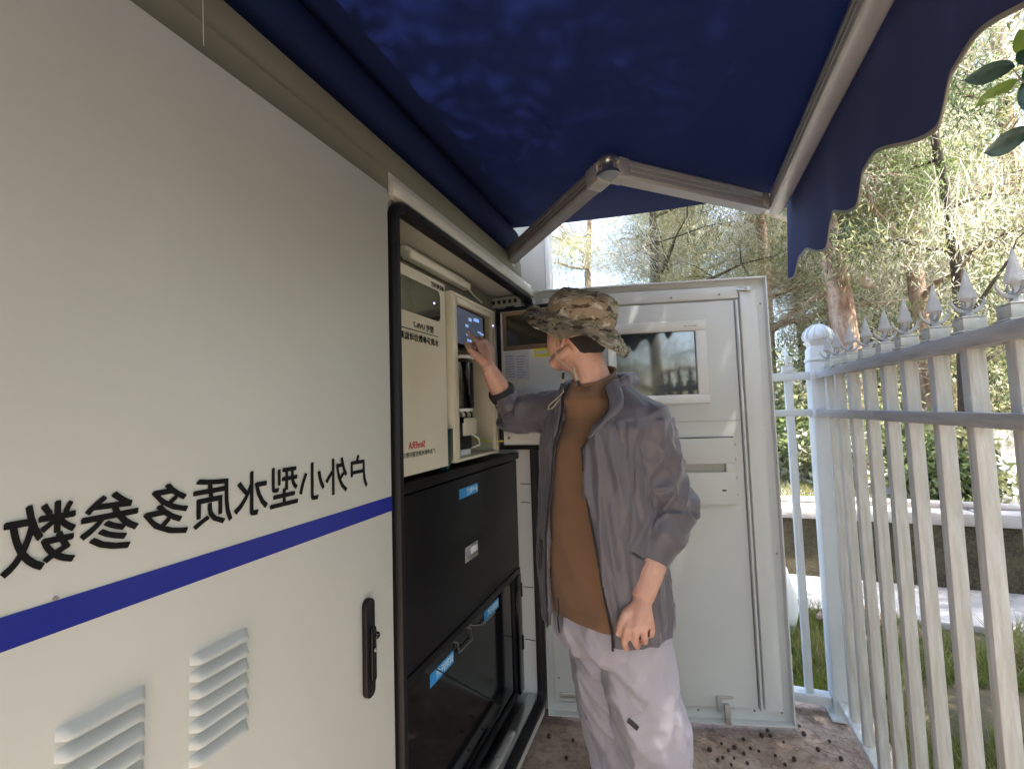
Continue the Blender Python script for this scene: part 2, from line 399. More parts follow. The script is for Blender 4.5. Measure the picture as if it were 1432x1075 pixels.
# ---- inside the open bay
XE = -.090
MB().box(-.30, -.14, 1.10, 1.49, 1.893, 1.926).build('lamp_housing', M['tube'], cb, bevel=.004)
lampb = MB().box(-.150, -.118, 1.095, 1.492, 1.880, 1.905).build('lamp_tube', M['tube'], cb, bevel=.003)
tag(MB().tube([(-.14, 1.50, 1.90), (-.15, 1.58, 1.885), (-.16, 1.68, 1.88), (-.2, 1.74, 1.87)], .004, 6).build('lamp_cable', M['tube'], cb, smooth=60))
pr = MB().box(-.499, -.03, 1.79, 1.80, 1.880, 1.921).build('perforated_rail', M['cabin'], cb)
hm = MB()
for k in range(18): hm.box(-.49 + k * .0255, -.477 + k * .0255, 1.788, 1.7898, 1.892, 1.908)
hm.build('rail_holes', M['dark'], pr)
for k, (a, h) in enumerate([(-.10, .05), (-.145, .035), (-.06, .045), (-.19, .04)]):
    MB().box(a, a + .03, 1.803, 1.84, 1.925 - h, 1.925).build('terminal_block', [M['black'], M['tube'], M['steel'], M['black']][k], cb, bevel=.003)

# left instrument: cream front with tinted window
i1 = MB().box(XE - .25, XE - .004, .858, 1.238, 1.2560, 1.832).build('left_instrument', M['cream'], cb, bevel=.004)
win = (.90, 1.207, 1.705, 1.800)
fr = MB()
fr.box(XE - .004, XE, .858, 1.238, win[3], 1.832); fr.box(XE - .004, XE, .858, 1.238, 1.256, win[2])
fr.box(XE - .004, XE, .858, win[0], win[2], win[3]); fr.box(XE - .004, XE, win[1], 1.238, win[2], win[3])
fr.build('instrument_front', M['cream'], i1)
MB().prism([(XE - .0035, y, z) for y, z in rrect((win[0] + win[1]) / 2, (win[2] + win[3]) / 2, (win[1] - win[0]) / 2 + .001, (win[3] - win[2]) / 2 + .001, .02)], (.004, 0, 0)).build('instrument_window', M['tint'], i1)
MB().lathe((XE + .0006, 1.172, 1.757), [(.0032, 0), (.0022, .0012)], 10, ax=(1, 0, 0)).build('indicator_light', M['purple'], i1)
mir = dict(xdir=(0, -1, 0), ydir=(0, 0, 1))
text('instrument_logo', '谱育科技', .017, (XE + .001, 1.222, 1.808), mt=M['ink'], parent=i1, depth=.0002, offset=.0004, **mir)
MB().prism([(XE + .0008, y, z) for y, z in rrect(1.226, 1.8145, .0045, .0065, .002)], (.0006, 0, 0)).build('logo_mark', M['ink'], i1)
text('model_lettering', '型号 UVR-7', .022, (XE + .001, 1.165, 1.664), mt=M['ink'], parent=i1, depth=.0002, offset=.0003, **mir)
MB().box(XE + .0005, XE + .0012, .93, 1.19, 1.6545, 1.6568).build('underline', M['ink'], i1)
text('title_lettering', '水质多参数自动监测仪', .0225, (XE + .001, 1.192, 1.627), mt=M['ink'], parent=i1, depth=.0002, offset=.0004, **mir)
text('maker_lettering', 'SinvERA', .026, (XE + .001, 1.105, 1.327), mt=M['red'], parent=i1, depth=.0002, offset=.0003, sx=.95, **mir)
text('small_lettering', '广东中检水质仪器有限公司', .0155, (XE + .001, 1.160, 1.305), mt=M['ink'], parent=i1, depth=.0002, sx=.98, **mir)
MB().box(XE - .12, XE - .02, .87, .93, 1.833, 1.87).build('cable_box', M['cream'], cb)

# right instrument: open box with touch screen, bottles and tubing
i2 = MB(); a, b_, z0, z1 = 1.286, 1.652, 1.258, 1.826
i2.box(XE - .26, XE, a, a + .010, z0, z1); i2.box(XE - .26, XE, b_ - .010, b_, z0, z1)
i2.box(XE - .26, XE, a + .010, b_ - .010, z0, z0 + .010); i2.box(XE - .26, XE, a + .010, b_ - .010, z1 - .010, z1)
i2.box(XE - .26, XE - .25, a + .010, b_ - .010, z0 + .010, z1 - .010)
i2.box(XE - .03, XE + .0, a + .0105, a + .036, z0 + .011, z1 - .011)
i2.box(XE - .014, XE - .001, b_ - .030, b_ - .0105, z0 + .011, z1 - .011)
i2.box(XE - .03, XE - .002, a + .049, b_ - .031, z1 - .030, z1 - .0105)
i2 = i2.build('right_instrument', M['cream'], cb, bevel=.002)
MB().box(XE - .030, XE - .016, a + .05, 1.585, 1.640, 1.792).build('screen_bezel', M['glossblack'], i2, bevel=.003)
MB().box(XE - .0155, XE - .0145, a + .052, 1.560, 1.660, 1.785).build('touch_screen', M['screen'], i2)
rr2 = random.Random(3)
ic = MB()
for k in range(11):
    y = 1.37 + rr2.random() * .17; z = 1.672 + rr2.random() * .1
    ic.box(XE - .0144, XE - .014, y, y + .012 + .03 * rr2.random(), z, z + .005 + .008 * rr2.random())
ic = tag(ic.build('screen_icons', mat('screen_icon_blue', (.2, .3, .6), .3, emit=(.35, .55, 1, .08)), i2), kind='stuff')
MB().lathe((XE + .0008, 1.628, 1.765), [(.0028, 0), (.0018, .0012)], 10, ax=(1, 0, 0)).build('indicator_light', M['purple'], i2)
MB().lathe((XE - .07, 1.445, 1.435), [(.058, 0), (.060, .01), (.060, .165), (.05, .175), (.03, .19)], 20).build('reagent_bottle', M['glossblack'], i2, smooth=40)
MB().lathe((XE - .07, 1.445, 1.615), [(.061, 0), (.061, .010), (.058, .012)], 20).build('bottle_collar', M['white'], i2, smooth=40)
MB().lathe((XE - .07, 1.445, 1.425), [(.054, 0), (.054, .014), (.05, .016)], 20).build('bottle_collar', M['white'], i2, smooth=40)
MB().box(XE - .14, XE - .035, 1.39, 1.485, 1.335, 1.385).build('pump_bracket', M['black'], i2, bevel=.004)
MB().box(XE - .10, XE - .03, 1.405, 1.500, 1.382, 1.405).build('valve_block', M['glossblack'], i2, bevel=.004)
MB().box(XE - .09, XE - .025, 1.41, 1.510, 1.338, 1.402).build('cream_valve', M['cream'], i2, bevel=.006)
MB().box(XE - .13, XE - .04, 1.395, 1.495, 1.275, 1.335).build('pump_motor', M['black'], i2, bevel=.006)
MB().box(XE - .10, XE - .03, 1.39, 1.465, 1.269, 1.290).build('tray', M['white'], i2, bevel=.004)
for k in range(4):
    y = 1.415 + .022 * k
    MB().tube([(XE - .045, y, 1.43), (XE - .035, y + .006, 1.415), (XE - .04, y + .012, 1.40), (XE - .045, y + .004, 1.375)], .003, 6).build('hose', [M['white'], M['black'], M['steel'], M['black']][k], i2, smooth=60)
MB().tube([(XE - .03, 1.46, 1.345), (XE - .012, 1.49, 1.325), (XE - .015, 1.505, 1.30), (XE - .05, 1.475, 1.285)], .0035, 6).build('hose', M['tube'], i2, smooth=60)
MB().tube([(XE - .2, 1.60, 1.32), (XE - .12, 1.615, 1.318), (XE - .02, 1.63, 1.30), (XE + .02, 1.66, 1.303), (XE + .04, 1.665, 1.3)], .003, 6).build('earth_lead', M['yellow'], i2, smooth=60)
MB().box(XE - .24, XE - .22, 1.52, 1.55, 1.30, 1.33).build('warning_sticker', M['yellow'], i2)
# green flap between the two instruments
MB().prism([(XE - .005, 1.242, 1.235), (XE - .005, 1.282, 1.275), (XE - .005, 1.284, 1.37), (XE - .005, 1.244, 1.37)], (-.03, 0, 0)).build('green_flap', M['green'], cb, bevel=.002)
# inner door of the right instrument, swung open towards us
iy = 1.668
idr = MB()
idr.box(XE, .262, iy, iy + .018, 1.268, 1.838)
M['idoor'] = mat('white_instrument_door', (.78, .79, .78), .4, var=.03, scale=4)
idr = idr.build('instrument_door', M['idoor'], cb, bevel=.003)
sb = MB()
sb.box(XE + .002, .262, iy - .012, iy - .0005, 1.824, 1.838); sb.box(XE + .002, .262, iy - .012, iy - .0005, 1.268, 1.284)
sb.box(XE + .002, XE + .018, iy - .012, iy - .0005, 1.2845, 1.8235); sb.box(.246, .262, iy - .012, iy - .0005, 1.2845, 1.8235)
sb.build('door_seal', M['rubber'], idr, bevel=.003)
sf = MB()
for (x0, x1, z0, z1) in ((-.062, .150, 1.806, 1.820), (-.062, .150, 1.664, 1.682), (-.062, -.046, 1.6825, 1.8055), (.134, .150, 1.6825, 1.8055)):
    sf.box(x0, x1, iy - .006, iy - .0006, z0, z1)
sf.build('window_frame', M['brown'], idr)
MB().box(-.046, .134, iy - .003, iy - .0007, 1.682, 1.806).build('door_window', M['tint'], idr)
MB().box(-.058, .045, iy - .0018, iy - .0006, 1.545, 1.660).build('instruction_sheet', M['paper'], idr)
pl = MB()
for k in range(9): pl.box(-.056, -.012 - .01 * rr2.random(), iy - .0024, iy - .0019, 1.556 + k * .0105, 1.560 + k * .0105)
for k in range(9): pl.box(-.006, .038 - .02 * rr2.random(), iy - .0024, iy - .0019, 1.552 + k * .0105, 1.5555 + k * .0105)
pl.build('sheet_print', M['paperblue'], idr)
MB().box(.068, .14, iy - .0018, iy - .0006, 1.63, 1.668).build('yellow_sticker', M['yellow'], idr)
MB().box(.075, .12, iy - .0024, iy - .0019, 1.642, 1.655).build('sticker_print', M['paper'], idr)
MB().box(-.03, .16, iy - .03, iy - .004, 1.44, 1.49).build('document_pocket', M['white'], idr, bevel=.004)
MB().prism([(.0, iy - .02, 1.40), (.11, iy - .02, 1.40), (.11, iy - .02, 1.50), (.03, iy - .02, 1.515), (.0, iy - .02, 1.48)], (0, -.002, 0)).build('folded_papers', M['paper'], idr)
MB().box(-.068, .24, iy - .016, iy - .001, 1.288, 1.338).build('lower_bar', M['white'], idr, bevel=.004)
for k in range(4): MB().box(-.03 + k * .06, .008 + k * .06, iy - .03, iy - .0165, 1.332, 1.355).build('cable_clip', M['white'], idr, bevel=.004)
MB().lathe((-.045, iy - .016, 1.315), [(.006, 0), (.005, .004)], 10, ax=(0, -1, 0)).build('screw', M['brown'], idr)

# black lower unit
MB().box(-.62, XE - .02, .856, 1.850, .232, 1.232).build('black_unit', M['black'], cb)
MB().box(XE - .02, XE + .012, .856, 1.850, 1.212, 1.240).build('ledge', M['black'], cb, bevel=.004)
dp = MB().box(XE - .0195, XE, .858, 1.846, .748, 1.205).build('drop_panel', M['black'], cb, bevel=.003)
MB().box(XE - .0195, XE + .004, .858, 1.846, .722, .7465).build('panel_lip', M['black'], cb, bevel=.003)
def on_x(x, y, X): return on(x, y, 0, X)
pa = on_x(642, 690, XE); pb = on_x(668, 685, XE)
MB().box(XE + .0005, XE + .0012, pa.y, pb.y, 1.138, 1.170).build('blue_label', M['label'], dp)
text('label_lettering', '多参数仪', .0215, (XE + .0016, pb.y - .003, 1.1465), mt=M['lettw'], parent=dp, depth=.0002, offset=.0005, **mir)
hk = MB(); hk.box(XE + .0004, XE + .003, 1.335, 1.432, .925, .975)
hk = hk.build('recessed_pull', M['steel'], dp, bevel=.001)
MB().box(XE + .0031, XE + .006, 1.340, 1.427, .930, .938).build('pull_edge', M['steel'], hk, bevel=.001)
MB().box(XE + .0031, XE + .0042, 1.375, 1.425, .944, .966).build('pull_latch', M['white'], hk, bevel=.0004)
gl = MB().box(XE - .0195, XE - .012, .862, 1.775, .262, .720).build('glass_panel', M['glossblack'], cb)
MB().box(XE - .0195, XE - .006, 1.776, 1.800, .262, .720).build('door_stile', M['black'], cb, bevel=.002)
MB().box(XE - .0195, XE + .006, 1.802, 1.848, .236, .720).build('side_stile', M['glossblack'], cb, bevel=.002)
MB().box(XE - .0195, XE - .004, .862, 1.80, .232, .260).build('bottom_rail', M['black'], cb, bevel=.002)
XL = XE - .0115
for (xa, xb, ya, yb, zc) in ((601, 634, 935, 910, .665), (677, 697, 858, 842, .682)):
    p, q = on_x(xa, ya, XL), on_x(xb, yb, XL)
    lb = MB().box(XL, XL + .0008, p.y, q.y, zc - .018, zc + .018).build('blue_label', M['label'], gl)
    text('label_lettering', '试剂托盘', min(.026, (q.y - p.y) / 4.2), (XL + .0012, q.y - .003, zc - .009), mt=M['lettw'], parent=lb, depth=.0002, offset=.0005, **mir)
def wire(pix, X):
    return [on_x(x, y, X) for x, y in pix]
MB().tube(wire([(632, 897), (640, 898), (642, 912), (661, 893), (658, 877), (646, 877)], XL + .008), .0028, 8).build('wire_handle', M['steel'], gl, smooth=60)
MB().tube(wire([(655, 873), (663, 874), (675, 873), (692, 855)], XL + .008), .0026, 8).build('wire_handle', M['steel'], gl, smooth=60)
MB().tube(wire([(610, 935), (700, 985)], XL + .001), .002, 6).build('cable', M['black'], gl, smooth=60)
# silver runner on the sill
MB().box(-.070, -.022, .86, 1.845, .2065, .222).build('sill_runner', M['steel'], cb, bevel=.002)
MB().box(-.060, -.034, 1.30, 1.60, .2225, .236).build('runner_catch', M['alu'], cb, bevel=.004)
for yy in (1.33, 1.46, 1.57): MB().lathe((-.047, yy, .236), [(.006, 0), (.005, .004)], 10).build('screw', M['aludark'], cb)
for zz in (.66, 1.10, .44, 1.02):
    MB().box(-.075, -.03, 1.8500, 1.8515, zz, zz + .003).build('jamb_mark', M['dark'], cb)
for zz in (.62, .40): MB().box(XE - .01, XE + .01, 1.842, 1.850, zz, zz + .06).build('hinge', M['black'], cb, bevel=.003)

# ---- the open cabinet door, facing us
HB = Vector((0.0, 1.91, 0)); DU = Vector((.97, .24, 0)).normalized(); DN = Vector((DU.y, -DU.x, 0)); UPV = Vector((0, 0, 1))
od = MB()
def dbox(mb, u0, u1, z0, z1, n0, n1):
    return mb.obox(HB + DU * ((u0 + u1) / 2) + DN * ((n0 + n1) / 2) + UPV * ((z0 + z1) / 2), DU, DN, UPV, (u1 - u0) / 2, (n1 - n0) / 2, (z1 - z0) / 2)
OD = thing('open_cabinet_door', (HB.x, HB.y, .12), 'tall grey cabinet door swung open behind the man, with window and slotted box', 'door')
W1, ZA, ZB = .992, .118, 1.962
dbox(MB(), .0, W1, ZA, ZB, -.030, -.006).build('door_leaf', M['door'], OD, bevel=.003)
m_ = MB()
dbox(m_, .0, W1, ZB - .006, ZB, -.0055, .022); dbox(m_, .0, W1, ZA, ZA + .006, -.0055, .022); dbox(m_, W1 - .005, W1, ZA + .0065, ZB - .0065, -.0055, .022); dbox(m_, 0, .005, ZA + .0065, ZB - .0065, -.0055, .022)
m_.build('door_flange', M['door'], OD)
m_ = MB(); dbox(m_, .030, .858, ZA + .060, 1.868, -.0055, .010); m_ = m_.build('inner_panel', M['door'], OD, bevel=.003)
dbox(MB(), .862, .870, ZA + .055, 1.868, -.0055, .024).build('channel', M['door'], OD, bevel=.002)
dbox(MB(), .882, .950, ZA + .055, 1.905, -.0055, .016).build('edge_strip', M['door'], OD, bevel=.004)
dbox(MB(), .030, .880, 1.876, 1.930, -.0055, .010).build('top_strip', M['door'], OD, bevel=.004)
# seams
dbox(MB(), .10, .856, 1.350, 1.3535, .0102, .0110).build('panel_seam', M['cabin'], OD)
# window
wf = MB()
for (u0, u1, z0, z1) in ((.315, .732, 1.742, 1.786), (.315, .732, 1.430, 1.468), (.315, .352, 1.4685, 1.7415), (.688, .732, 1.4685, 1.7415)): dbox(wf, u0, u1, z0, z1, .0105, .030)
wf = wf.build('window_frame', M['white'], OD, bevel=.003)
M['mirrorglass'] = mat('dark_reflective_glass', (.035, .047, .047), .05, spec=.8)
M['mirrorglass'].node_tree.nodes['Principled BSDF'].inputs['IOR'].default_value = 1.75
dbox(MB(), .350, .690, 1.466, 1.744, .0104, .016).build('window_pane', M['mirrorglass'], OD)
fm = MB()
for u_, l_ in ((.640, .016), (.660, .010), (.674, .020)): dbox(fm, u_, u_ + l_, 1.7600, 1.7640, .0302, .0308)
tag(fm.build('frame_print', M['cabin'], OD), kind='stuff')
# slotted box
bx = MB(); u0, u1, z0, z1 = .42, .817, 1.004, 1.280
for q in ((u0, u1, 1.174, z1), (u0, u1, z0, 1.138), (u0, .50, 1.1383, 1.1737), (.780, u1, 1.1383, 1.1737)): dbox(bx, *q, .0114, .034)
bx = bx.build('document_box', M['door'], OD, bevel=.001)
dbox(MB(), u0 - .004, u1 + .004, z0 - .004, z1 + .004, .0102, .0110).build('box_gap_shade', M['cabindark'], OD)  # dark sheet standing in for the shaded gap round the box
dbox(MB(), .498, .782, 1.136, 1.176, .0105, .013).build('slot_back', M['cabin'], bx)
dbox(MB(), .758, .775, 1.060, 1.066, .0341, .0348).build('key_slot', M['ink'], bx)
for z in (1.25, 1.19, 1.11, 1.04): m_ = MB().lathe(HB + DU * .828 + DN * .010 + UPV * z, [(.0045, 0), (.003, .003)], 10, ax=DN).build('screw', M['alu'], OD)
for (u, z) in ((.94, 1.86), (.965, 1.845), (.945, 1.33), (.965, .80), (.93, .30), (.60, 1.892), (.30, 1.892), (.80, 1.895), (.62, .165), (.84, .172), (.945, .17), (.05, .27)):
    MB().lathe(HB + DU * u + DN * .0128 + UPV * z, [(.0048, 0), (.0034, .003)], 10, ax=DN).build('screw', M['aludark'], OD)
lt = MB(); dbox(lt, .695, .703, .165, .225, .011, .022); dbox(lt, .703, .758, .219, .225, .011, .022); dbox(lt, .703, .716, .172, .215, .011, .016)
dbox(lt, .722, .742, .120, .196, .0112, .028); dbox(lt, .742, .762, .178, .186, .011, .02)
lt.build('lower_latch', M['alu'], OD, bevel=.001)
lt = MB(); dbox(lt, .052, .14, .190, .212, .011, .017); dbox(lt, .062, .13, .172, .180, .011, .014); lt.build('stay_bracket', M['alu'], OD, bevel=.002)
lt = MB(); dbox(lt, .87, .925, 1.905, 1.912, .011, .024); dbox(lt, .905, .925, 1.90, 1.92, .014, .03); lt.build('stay_pin', M['alu'], OD, bevel=.002)

# ------------------------------------------------------------------ awning
M['cloth'] = mat('navy_awning_cloth', (.0065, .016, .066), .8, col2=(.0055, .013, .055), scale=3.0, bump=.12, bscale=900, trans=.045, spec=.2)
M['valance'] = mat('navy_valance_cloth', (.034, .038, .105), .85, var=.15, scale=4.0, bump=.12, bscale=900, trans=.12, spec=.2)
for q in M['cloth'].node_tree.nodes:
    if q.type == 'BSDF_TRANSLUCENT':
        for l_ in list(q.inputs[0].links): M['cloth'].node_tree.links.remove(l_)
        q.inputs[0].default_value = (.013, .021, .12, 1)
M['trim'] = mat('beige_edging', (.24, .22, .17), .8)
AW = thing('awning', (-.08, .6, 2.10), 'navy blue retractable awning with folding metal arm and scalloped valance over the cabinet', 'awning')
YE, YN = 1.79, -.45
m_ = MB(); nx, ny = 24, 40; vs = []
for j in range(ny + 1):
    for i in range(nx + 1):
        u = i / nx; y = YN + (YE - YN) * j / ny
        vs.append((-.06 + 1.03 * u, y, 2.226 - .052 * u - .010 * math.sin(math.pi * u) - .004 * math.sin(y * 4 + u * 2)))
m_.add(vs, [(j * (nx + 1) + i, j * (nx + 1) + i + 1, (j + 1) * (nx + 1) + i + 1, (j + 1) * (nx + 1) + i) for j in range(ny) for i in range(nx)])
m_.build('canopy', M['cloth'], AW, smooth=60)
MB().tube([(-.085, YN, 2.160), (-.085, YE - .01, 2.160)], .066, 28).build('roller', M['cloth'], AW, smooth=50)
MB().tube([(-.085, YE - .01, 2.160), (-.085, YE + .02, 2.160)], .022, 16).build('roller_pin', M['cap'], AW, smooth=50)
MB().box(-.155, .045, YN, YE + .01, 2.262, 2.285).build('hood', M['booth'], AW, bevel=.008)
MB().prism([(-.155, YE + .012, 2.02), (-.03, YE + .012, 2.045), (-.02, YE + .012, 2.15), (-.05, YE + .012, 2.19), (-.155, YE + .012, 2.285)], (0, .014, 0)).build('end_bracket', M['cap'], AW, bevel=.003)
MB().box(-.15, -.03, YE - .10, YE + .01, 2.02, 2.055).build('wall_bracket', M['cap'], AW, bevel=.004)
bp = rrect(.004, 0, .025, .030, .010, 4)
MB().prism([(.945 + a, YN, 2.118 + b) for a, b in bp], (0, YE - YN - .02, 0)).build('front_bar', M['alu'], AW, smooth=30)
for dz_ in (-.010, .008):
    MB().box(.9215, .9238, YN, YE - .02, 2.118 + dz_, 2.121 + dz_).build('bar_groove', M['aludark'], AW)
MB().box(.984, .990, YN, YE - .01, 2.140, 2.160).build('cloth_rail', M['aludark'], AW)
# folding arm
def arm(off):
    S_ = Vector((-.045, 1.70 + off, 2.055)); E_ = Vector((.436, 1.285 + off, 2.120)); T_ = Vector((.905, 1.735 + off, 2.118))
    r = thing_part('arm', AW)
    def seg(a, b, nm, mt):
        d = (b - a).normalized(); side = Vector((d.y, -d.x, 0)).normalized(); up = side.cross(d)
        prof = []
        for (p, q) in ((.024, -.030), (.030, -.022), (.030, -.010), (.027, -.008), (.030, -.006), (.030, .006), (.027, .008), (.030, .010), (.030, .022), (.022, .030),
                       (-.022, .030), (-.030, .022), (-.030, .010), (-.027, .008), (-.030, .006), (-.030, -.006), (-.027, -.008), (-.030, -.010), (-.030, -.022), (-.024, -.030)):
            prof.append(a + side * p * .82 + up * q)
        return MB().prism(prof, b - a).build(nm, mt, r, smooth=25)
    d1 = (E_ - S_).normalized(); d2 = (T_ - E_).normalized()
    seg(S_, E_ - d1 * .035, 'upper_tube', M['aludark']); seg(E_ + d2 * .035, T_, 'fore_tube', M['alu'])
    k = MB()
    for dz in (-.026, .014): k.lathe(E_ + Vector((0, 0, dz)), [(.026, 0), (.034, .003), (.034, .010), (.028, .013)], 20)
    k.lathe(E_ + Vector((0, 0, -.02)), [(.02, 0), (.02, .04)], 16)
    k.build('elbow_knuckle', M['steel'], r, smooth=40)
    k = MB(); k.bar(E_ - d1 * .075, E_ - d1 * .018, .054, .060); k.bar(E_ + d2 * .018, E_ + d2 * .06, .054, .060)
    k.build('elbow_socket', M['alu'], r, bevel=.006)
    k = MB().lathe(S_ + Vector((0, 0, -.036)), [(.026, 0), (.030, .006), (.030, .066), (.024, .072)], 16).build('shoulder', M['alu'], r, smooth=40)
    k = MB().box(T_.x - .02, T_.x + .012, T_.y - .04, T_.y + .04, T_.z - .022, T_.z + .022).build('wrist_bracket', M['aludark'], r, bevel=.006)
    return r
def thing_part(name, parent):
    # the arm is one part: its shoulder bracket carries the other pieces
    return MB().box(-.135, -.05, 1.672 + ARM_OFF, 1.728 + ARM_OFF, 2.02, 2.05).build(name, M['cap'], parent, bevel=.004)
ARM_OFF = 0; arm(0)

# valance with scalloped edge
def scal(y):
    t = (1.475 - y) / .292; f_ = t - math.floor(t); ss = lambda q: (lambda c: c * c * (3 - 2 * c))(min(1, max(0, q)))
    return 1.850 + .054 * ss(f_ / .20) - .054 * ss((f_ - .40) / .60)
m_ = MB(); ny = 330; nz = 8; vs = []; tv = []
for j in range(ny + 1):
    y = YN + (YE + .02 - YN) * j / ny; zb = scal(y)
    for k in range(nz + 1):
        t = k / nz; z = 2.152 + (zb - 2.152) * t
        vs.append((.9935 + .010 * t * math.sin(y * 9 + .6) + .006 * t * math.sin(y * 23), y, z))
m_.add(vs, [(j * (nz + 1) + k, j * (nz + 1) + k + 1, (j + 1) * (nz + 1) + k + 1, (j + 1) * (nz + 1) + k) for j in range(ny) for k in range(nz)])
va = m_.build('valance', M['valance'], AW, smooth=60)
m_ = MB(); vs = []
for j in range(ny + 1):
    p = Vector(tuple(np.array(MBv) for MBv in ((.9935 + .010 * math.sin((YN + (YE + .02 - YN) * j / ny) * 9 + .6) + .006 * math.sin((YN + (YE + .02 - YN) * j / ny) * 23)), YN + (YE + .02 - YN) * j / ny, scal(YN + (YE + .02 - YN) * j / ny)))) if False else None
    y = YN + (YE + .02 - YN) * j / ny; x = .9935 + .010 * math.sin(y * 9 + .6) + .006 * math.sin(y * 23); z = scal(y)
    vs += [(x - .0015, y, z + .006), (x + .0015, y, z + .006), (x + .0015, y, z - .001), (x - .0015, y, z - .001)]
fs = []
for j in range(ny):
    for k in range(4): fs.append((j * 4 + k, j * 4 + (k + 1) % 4, (j + 1) * 4 + (k + 1) % 4, (j + 1) * 4 + k))
m_.add(vs, fs).build('edging', M['trim'], va, smooth=60)

# ------------------------------------------------------------------ fences
def finial_mb(c, s=1.0, rz=0.0):
    c = Vector(c); m = MB(); ca, sa = math.cos(rz), math.sin(rz)
    dx = Vector((ca, sa, 0)); dy = Vector((-sa, ca, 0))
    def bl(z, hw, hd): return (z, hw, hd)
    prof = [(-.02, .014, .010), (0, .016, .011), (.010, .020, .010), (.022, .010, .008), (.050, .008, .007), (.060, .013, .008), (.066, .028, .013), (.072, .027, .014), (.082, .024, .012), (.130, .012, .006), (.176, .001, .001)]
    o = len(m.v); vs = []
    for (z, hw, hd) in prof:
        for t in range(8):
            a = 2 * math.pi * t / 8
            k = abs(math.cos(a)) ** .8 * (1 if math.cos(a) > 0 else -1)
            vs.append(c + dx * hw * k * s + dy * hd * math.sin(a) * s + Vector((0, 0, z * s)))
    fs = [(i * 8 + k, i * 8 + (k + 1) % 8, (i + 1) * 8 + (k + 1) % 8, (i + 1) * 8 + k) for i in range(len(prof) - 1) for k in range(8)] + [tuple(reversed(range(8)))]
    m.add(vs, fs)
    for sg in (-1, 1):
        pts = [c + dx * sg * a * s + Vector((0, 0, z * s)) for a, z in ((.004, .022), (.020, .024), (.036, .038), (.044, .056), (.043, .072))]
        m.tube(pts, [.008 * s, .007 * s, .006 * s, .0045 * s, .002 * s], 6)
        pts = [c + dy * sg * a * s + Vector((0, 0, z * s)) for a, z in ((.004, .030), (.018, .034), (.030, .046), (.034, .066))]
        m.tube(pts, [.007 * s, .006 * s, .005 * s, .002 * s], 6)
    return m
def make_picket(parent, loc, zb, rz):
    """one picket at the origin of its own: bar, with collar and finial as its sub-parts"""
    pk = MB().box(-.0155, .0155, -.0150, .0150, zb, 1.525).build('picket', M['fence'], None, bevel=.003)
    a = MB(); a.box(-.024, .024, -.024, .024, 1.555, 1.560); a.box(-.020, .020, -.020, .020, 1.5605, 1.585); a.box(-.021, .021, -.021, .021, 1.5855, 1.589)
    c1 = a.build('collar', M['cap'], None, bevel=.002); c1.parent = pk
    c2 = finial_mb((0, 0, 1.586), .66 if False else .62).build('finial', M['finial'], None, smooth=45); c2.parent = pk
    pk.parent = parent; pk.location = Vector(loc) - wloc(parent); pk.rotation_euler = (0, 0, rz)
    return pk
sf = thing('side_fence', (1.18, 1.2, .08), 'weathered white picket fence with spear finials running away on the right beside the concrete platform', 'fence')
pk0 = None
ys = [2.19, 2.065, 1.935, 1.80, 1.665, 1.53, 1.385, 1.235, 1.085, .94, .80, .66, .52]
ys = [2.172 - .1365 * k for k in range(12)]
for y in ys:
    if pk0 is None: pk0 = make_picket(sf, (1.18, y, 0), .16, 0)
    else:
        c = pk0.copy(); COL.objects.link(c); c.parent = sf; c.location = Vector((1.18, y, 0)) - wloc(sf); c.rotation_euler = (0, rnd.uniform(-.004, .004), rnd.uniform(-.03, .03))
        for ch in pk0.children: d = ch.copy(); COL.objects.link(d); d.parent = c
MB().box(1.156, 1.200, .62, 2.285, 1.520, 1.5545).build('top_rail', M['fence_rail'], sf, bevel=.003)
MB().box(1.1500, 1.186, .62, 2.285, 1.358, 1.388).build('middle_rail', M['fence_rail'], sf, bevel=.003)
MB().box(1.156, 1.200, .62, 2.285, .135, .165).build('bottom_rail', M['fence'], sf, bevel=.003)
post = MB().box(1.142, 1.236, 2.287, 2.381, .09, 1.60).build('corner_post', M['post'], sf, bevel=.006)
pc = Vector((1.189, 2.334, 0))
q = MB()
def sq_lathe(m, c, prof, rot=math.pi / 4):
    vs = []
    for (h, z) in prof:
        for t in range(4):
            a = rot + math.pi / 2 * t; vs.append((c.x + h * 1.4142 * math.cos(a), c.y + h * 1.4142 * math.sin(a), z))
    m.add(vs, [(i * 4 + k, i * 4 + (k + 1) % 4, (i + 1) * 4 + (k + 1) % 4, (i + 1) * 4 + k) for i in range(len(prof) - 1) for k in range(4)] + [(3, 2, 1, 0), tuple(len(vs) - 4 + k for k in range(4))])
sq_lathe(q, pc, [(.049, 1.600), (.049, 1.612), (.044, 1.616), (.044, 1.650), (.036, 1.668), (.050, 1.690)])
q.lathe(pc + Vector((0, 0, 1.690)), [(.050, 0), (.056, .006), (.058, .022), (.052, .040), (.038, .058), (.020, .070), (.004, .076)], 16)
q.build('post_cap', M['post'], post, bevel=.002)
gv = MB()
for k in range(12):
    a = 2 * math.pi * k / 12
    gv.tube([pc + Vector((math.cos(a) * r, math.sin(a) * r, z)) for r, z in ((.0575, 1.700), (.0590, 1.712), (.053, 1.730), (.038, 1.749), (.018, 1.761))], .0045, 5)
gv.build('cap_ribs', M['post'], post, smooth=60)
for zz in (1.372, 1.538): MB().lathe((1.165, 2.2865, zz), [(.022, 0), (.022, .006), (.012, .010)], 14, ax=(0, -1, 0)).build('rail_flange', M['post'], sf, smooth=40)
MB().box(1.125, 1.255, 2.27, 2.40, .082, .100).build('post_foot', M['post'], post, bevel=.004)
ff = thing('end_fence', (.6, 2.334, .08), 'short stretch of clean white picket fence behind the open cabinet door', 'fence')
k0 = None
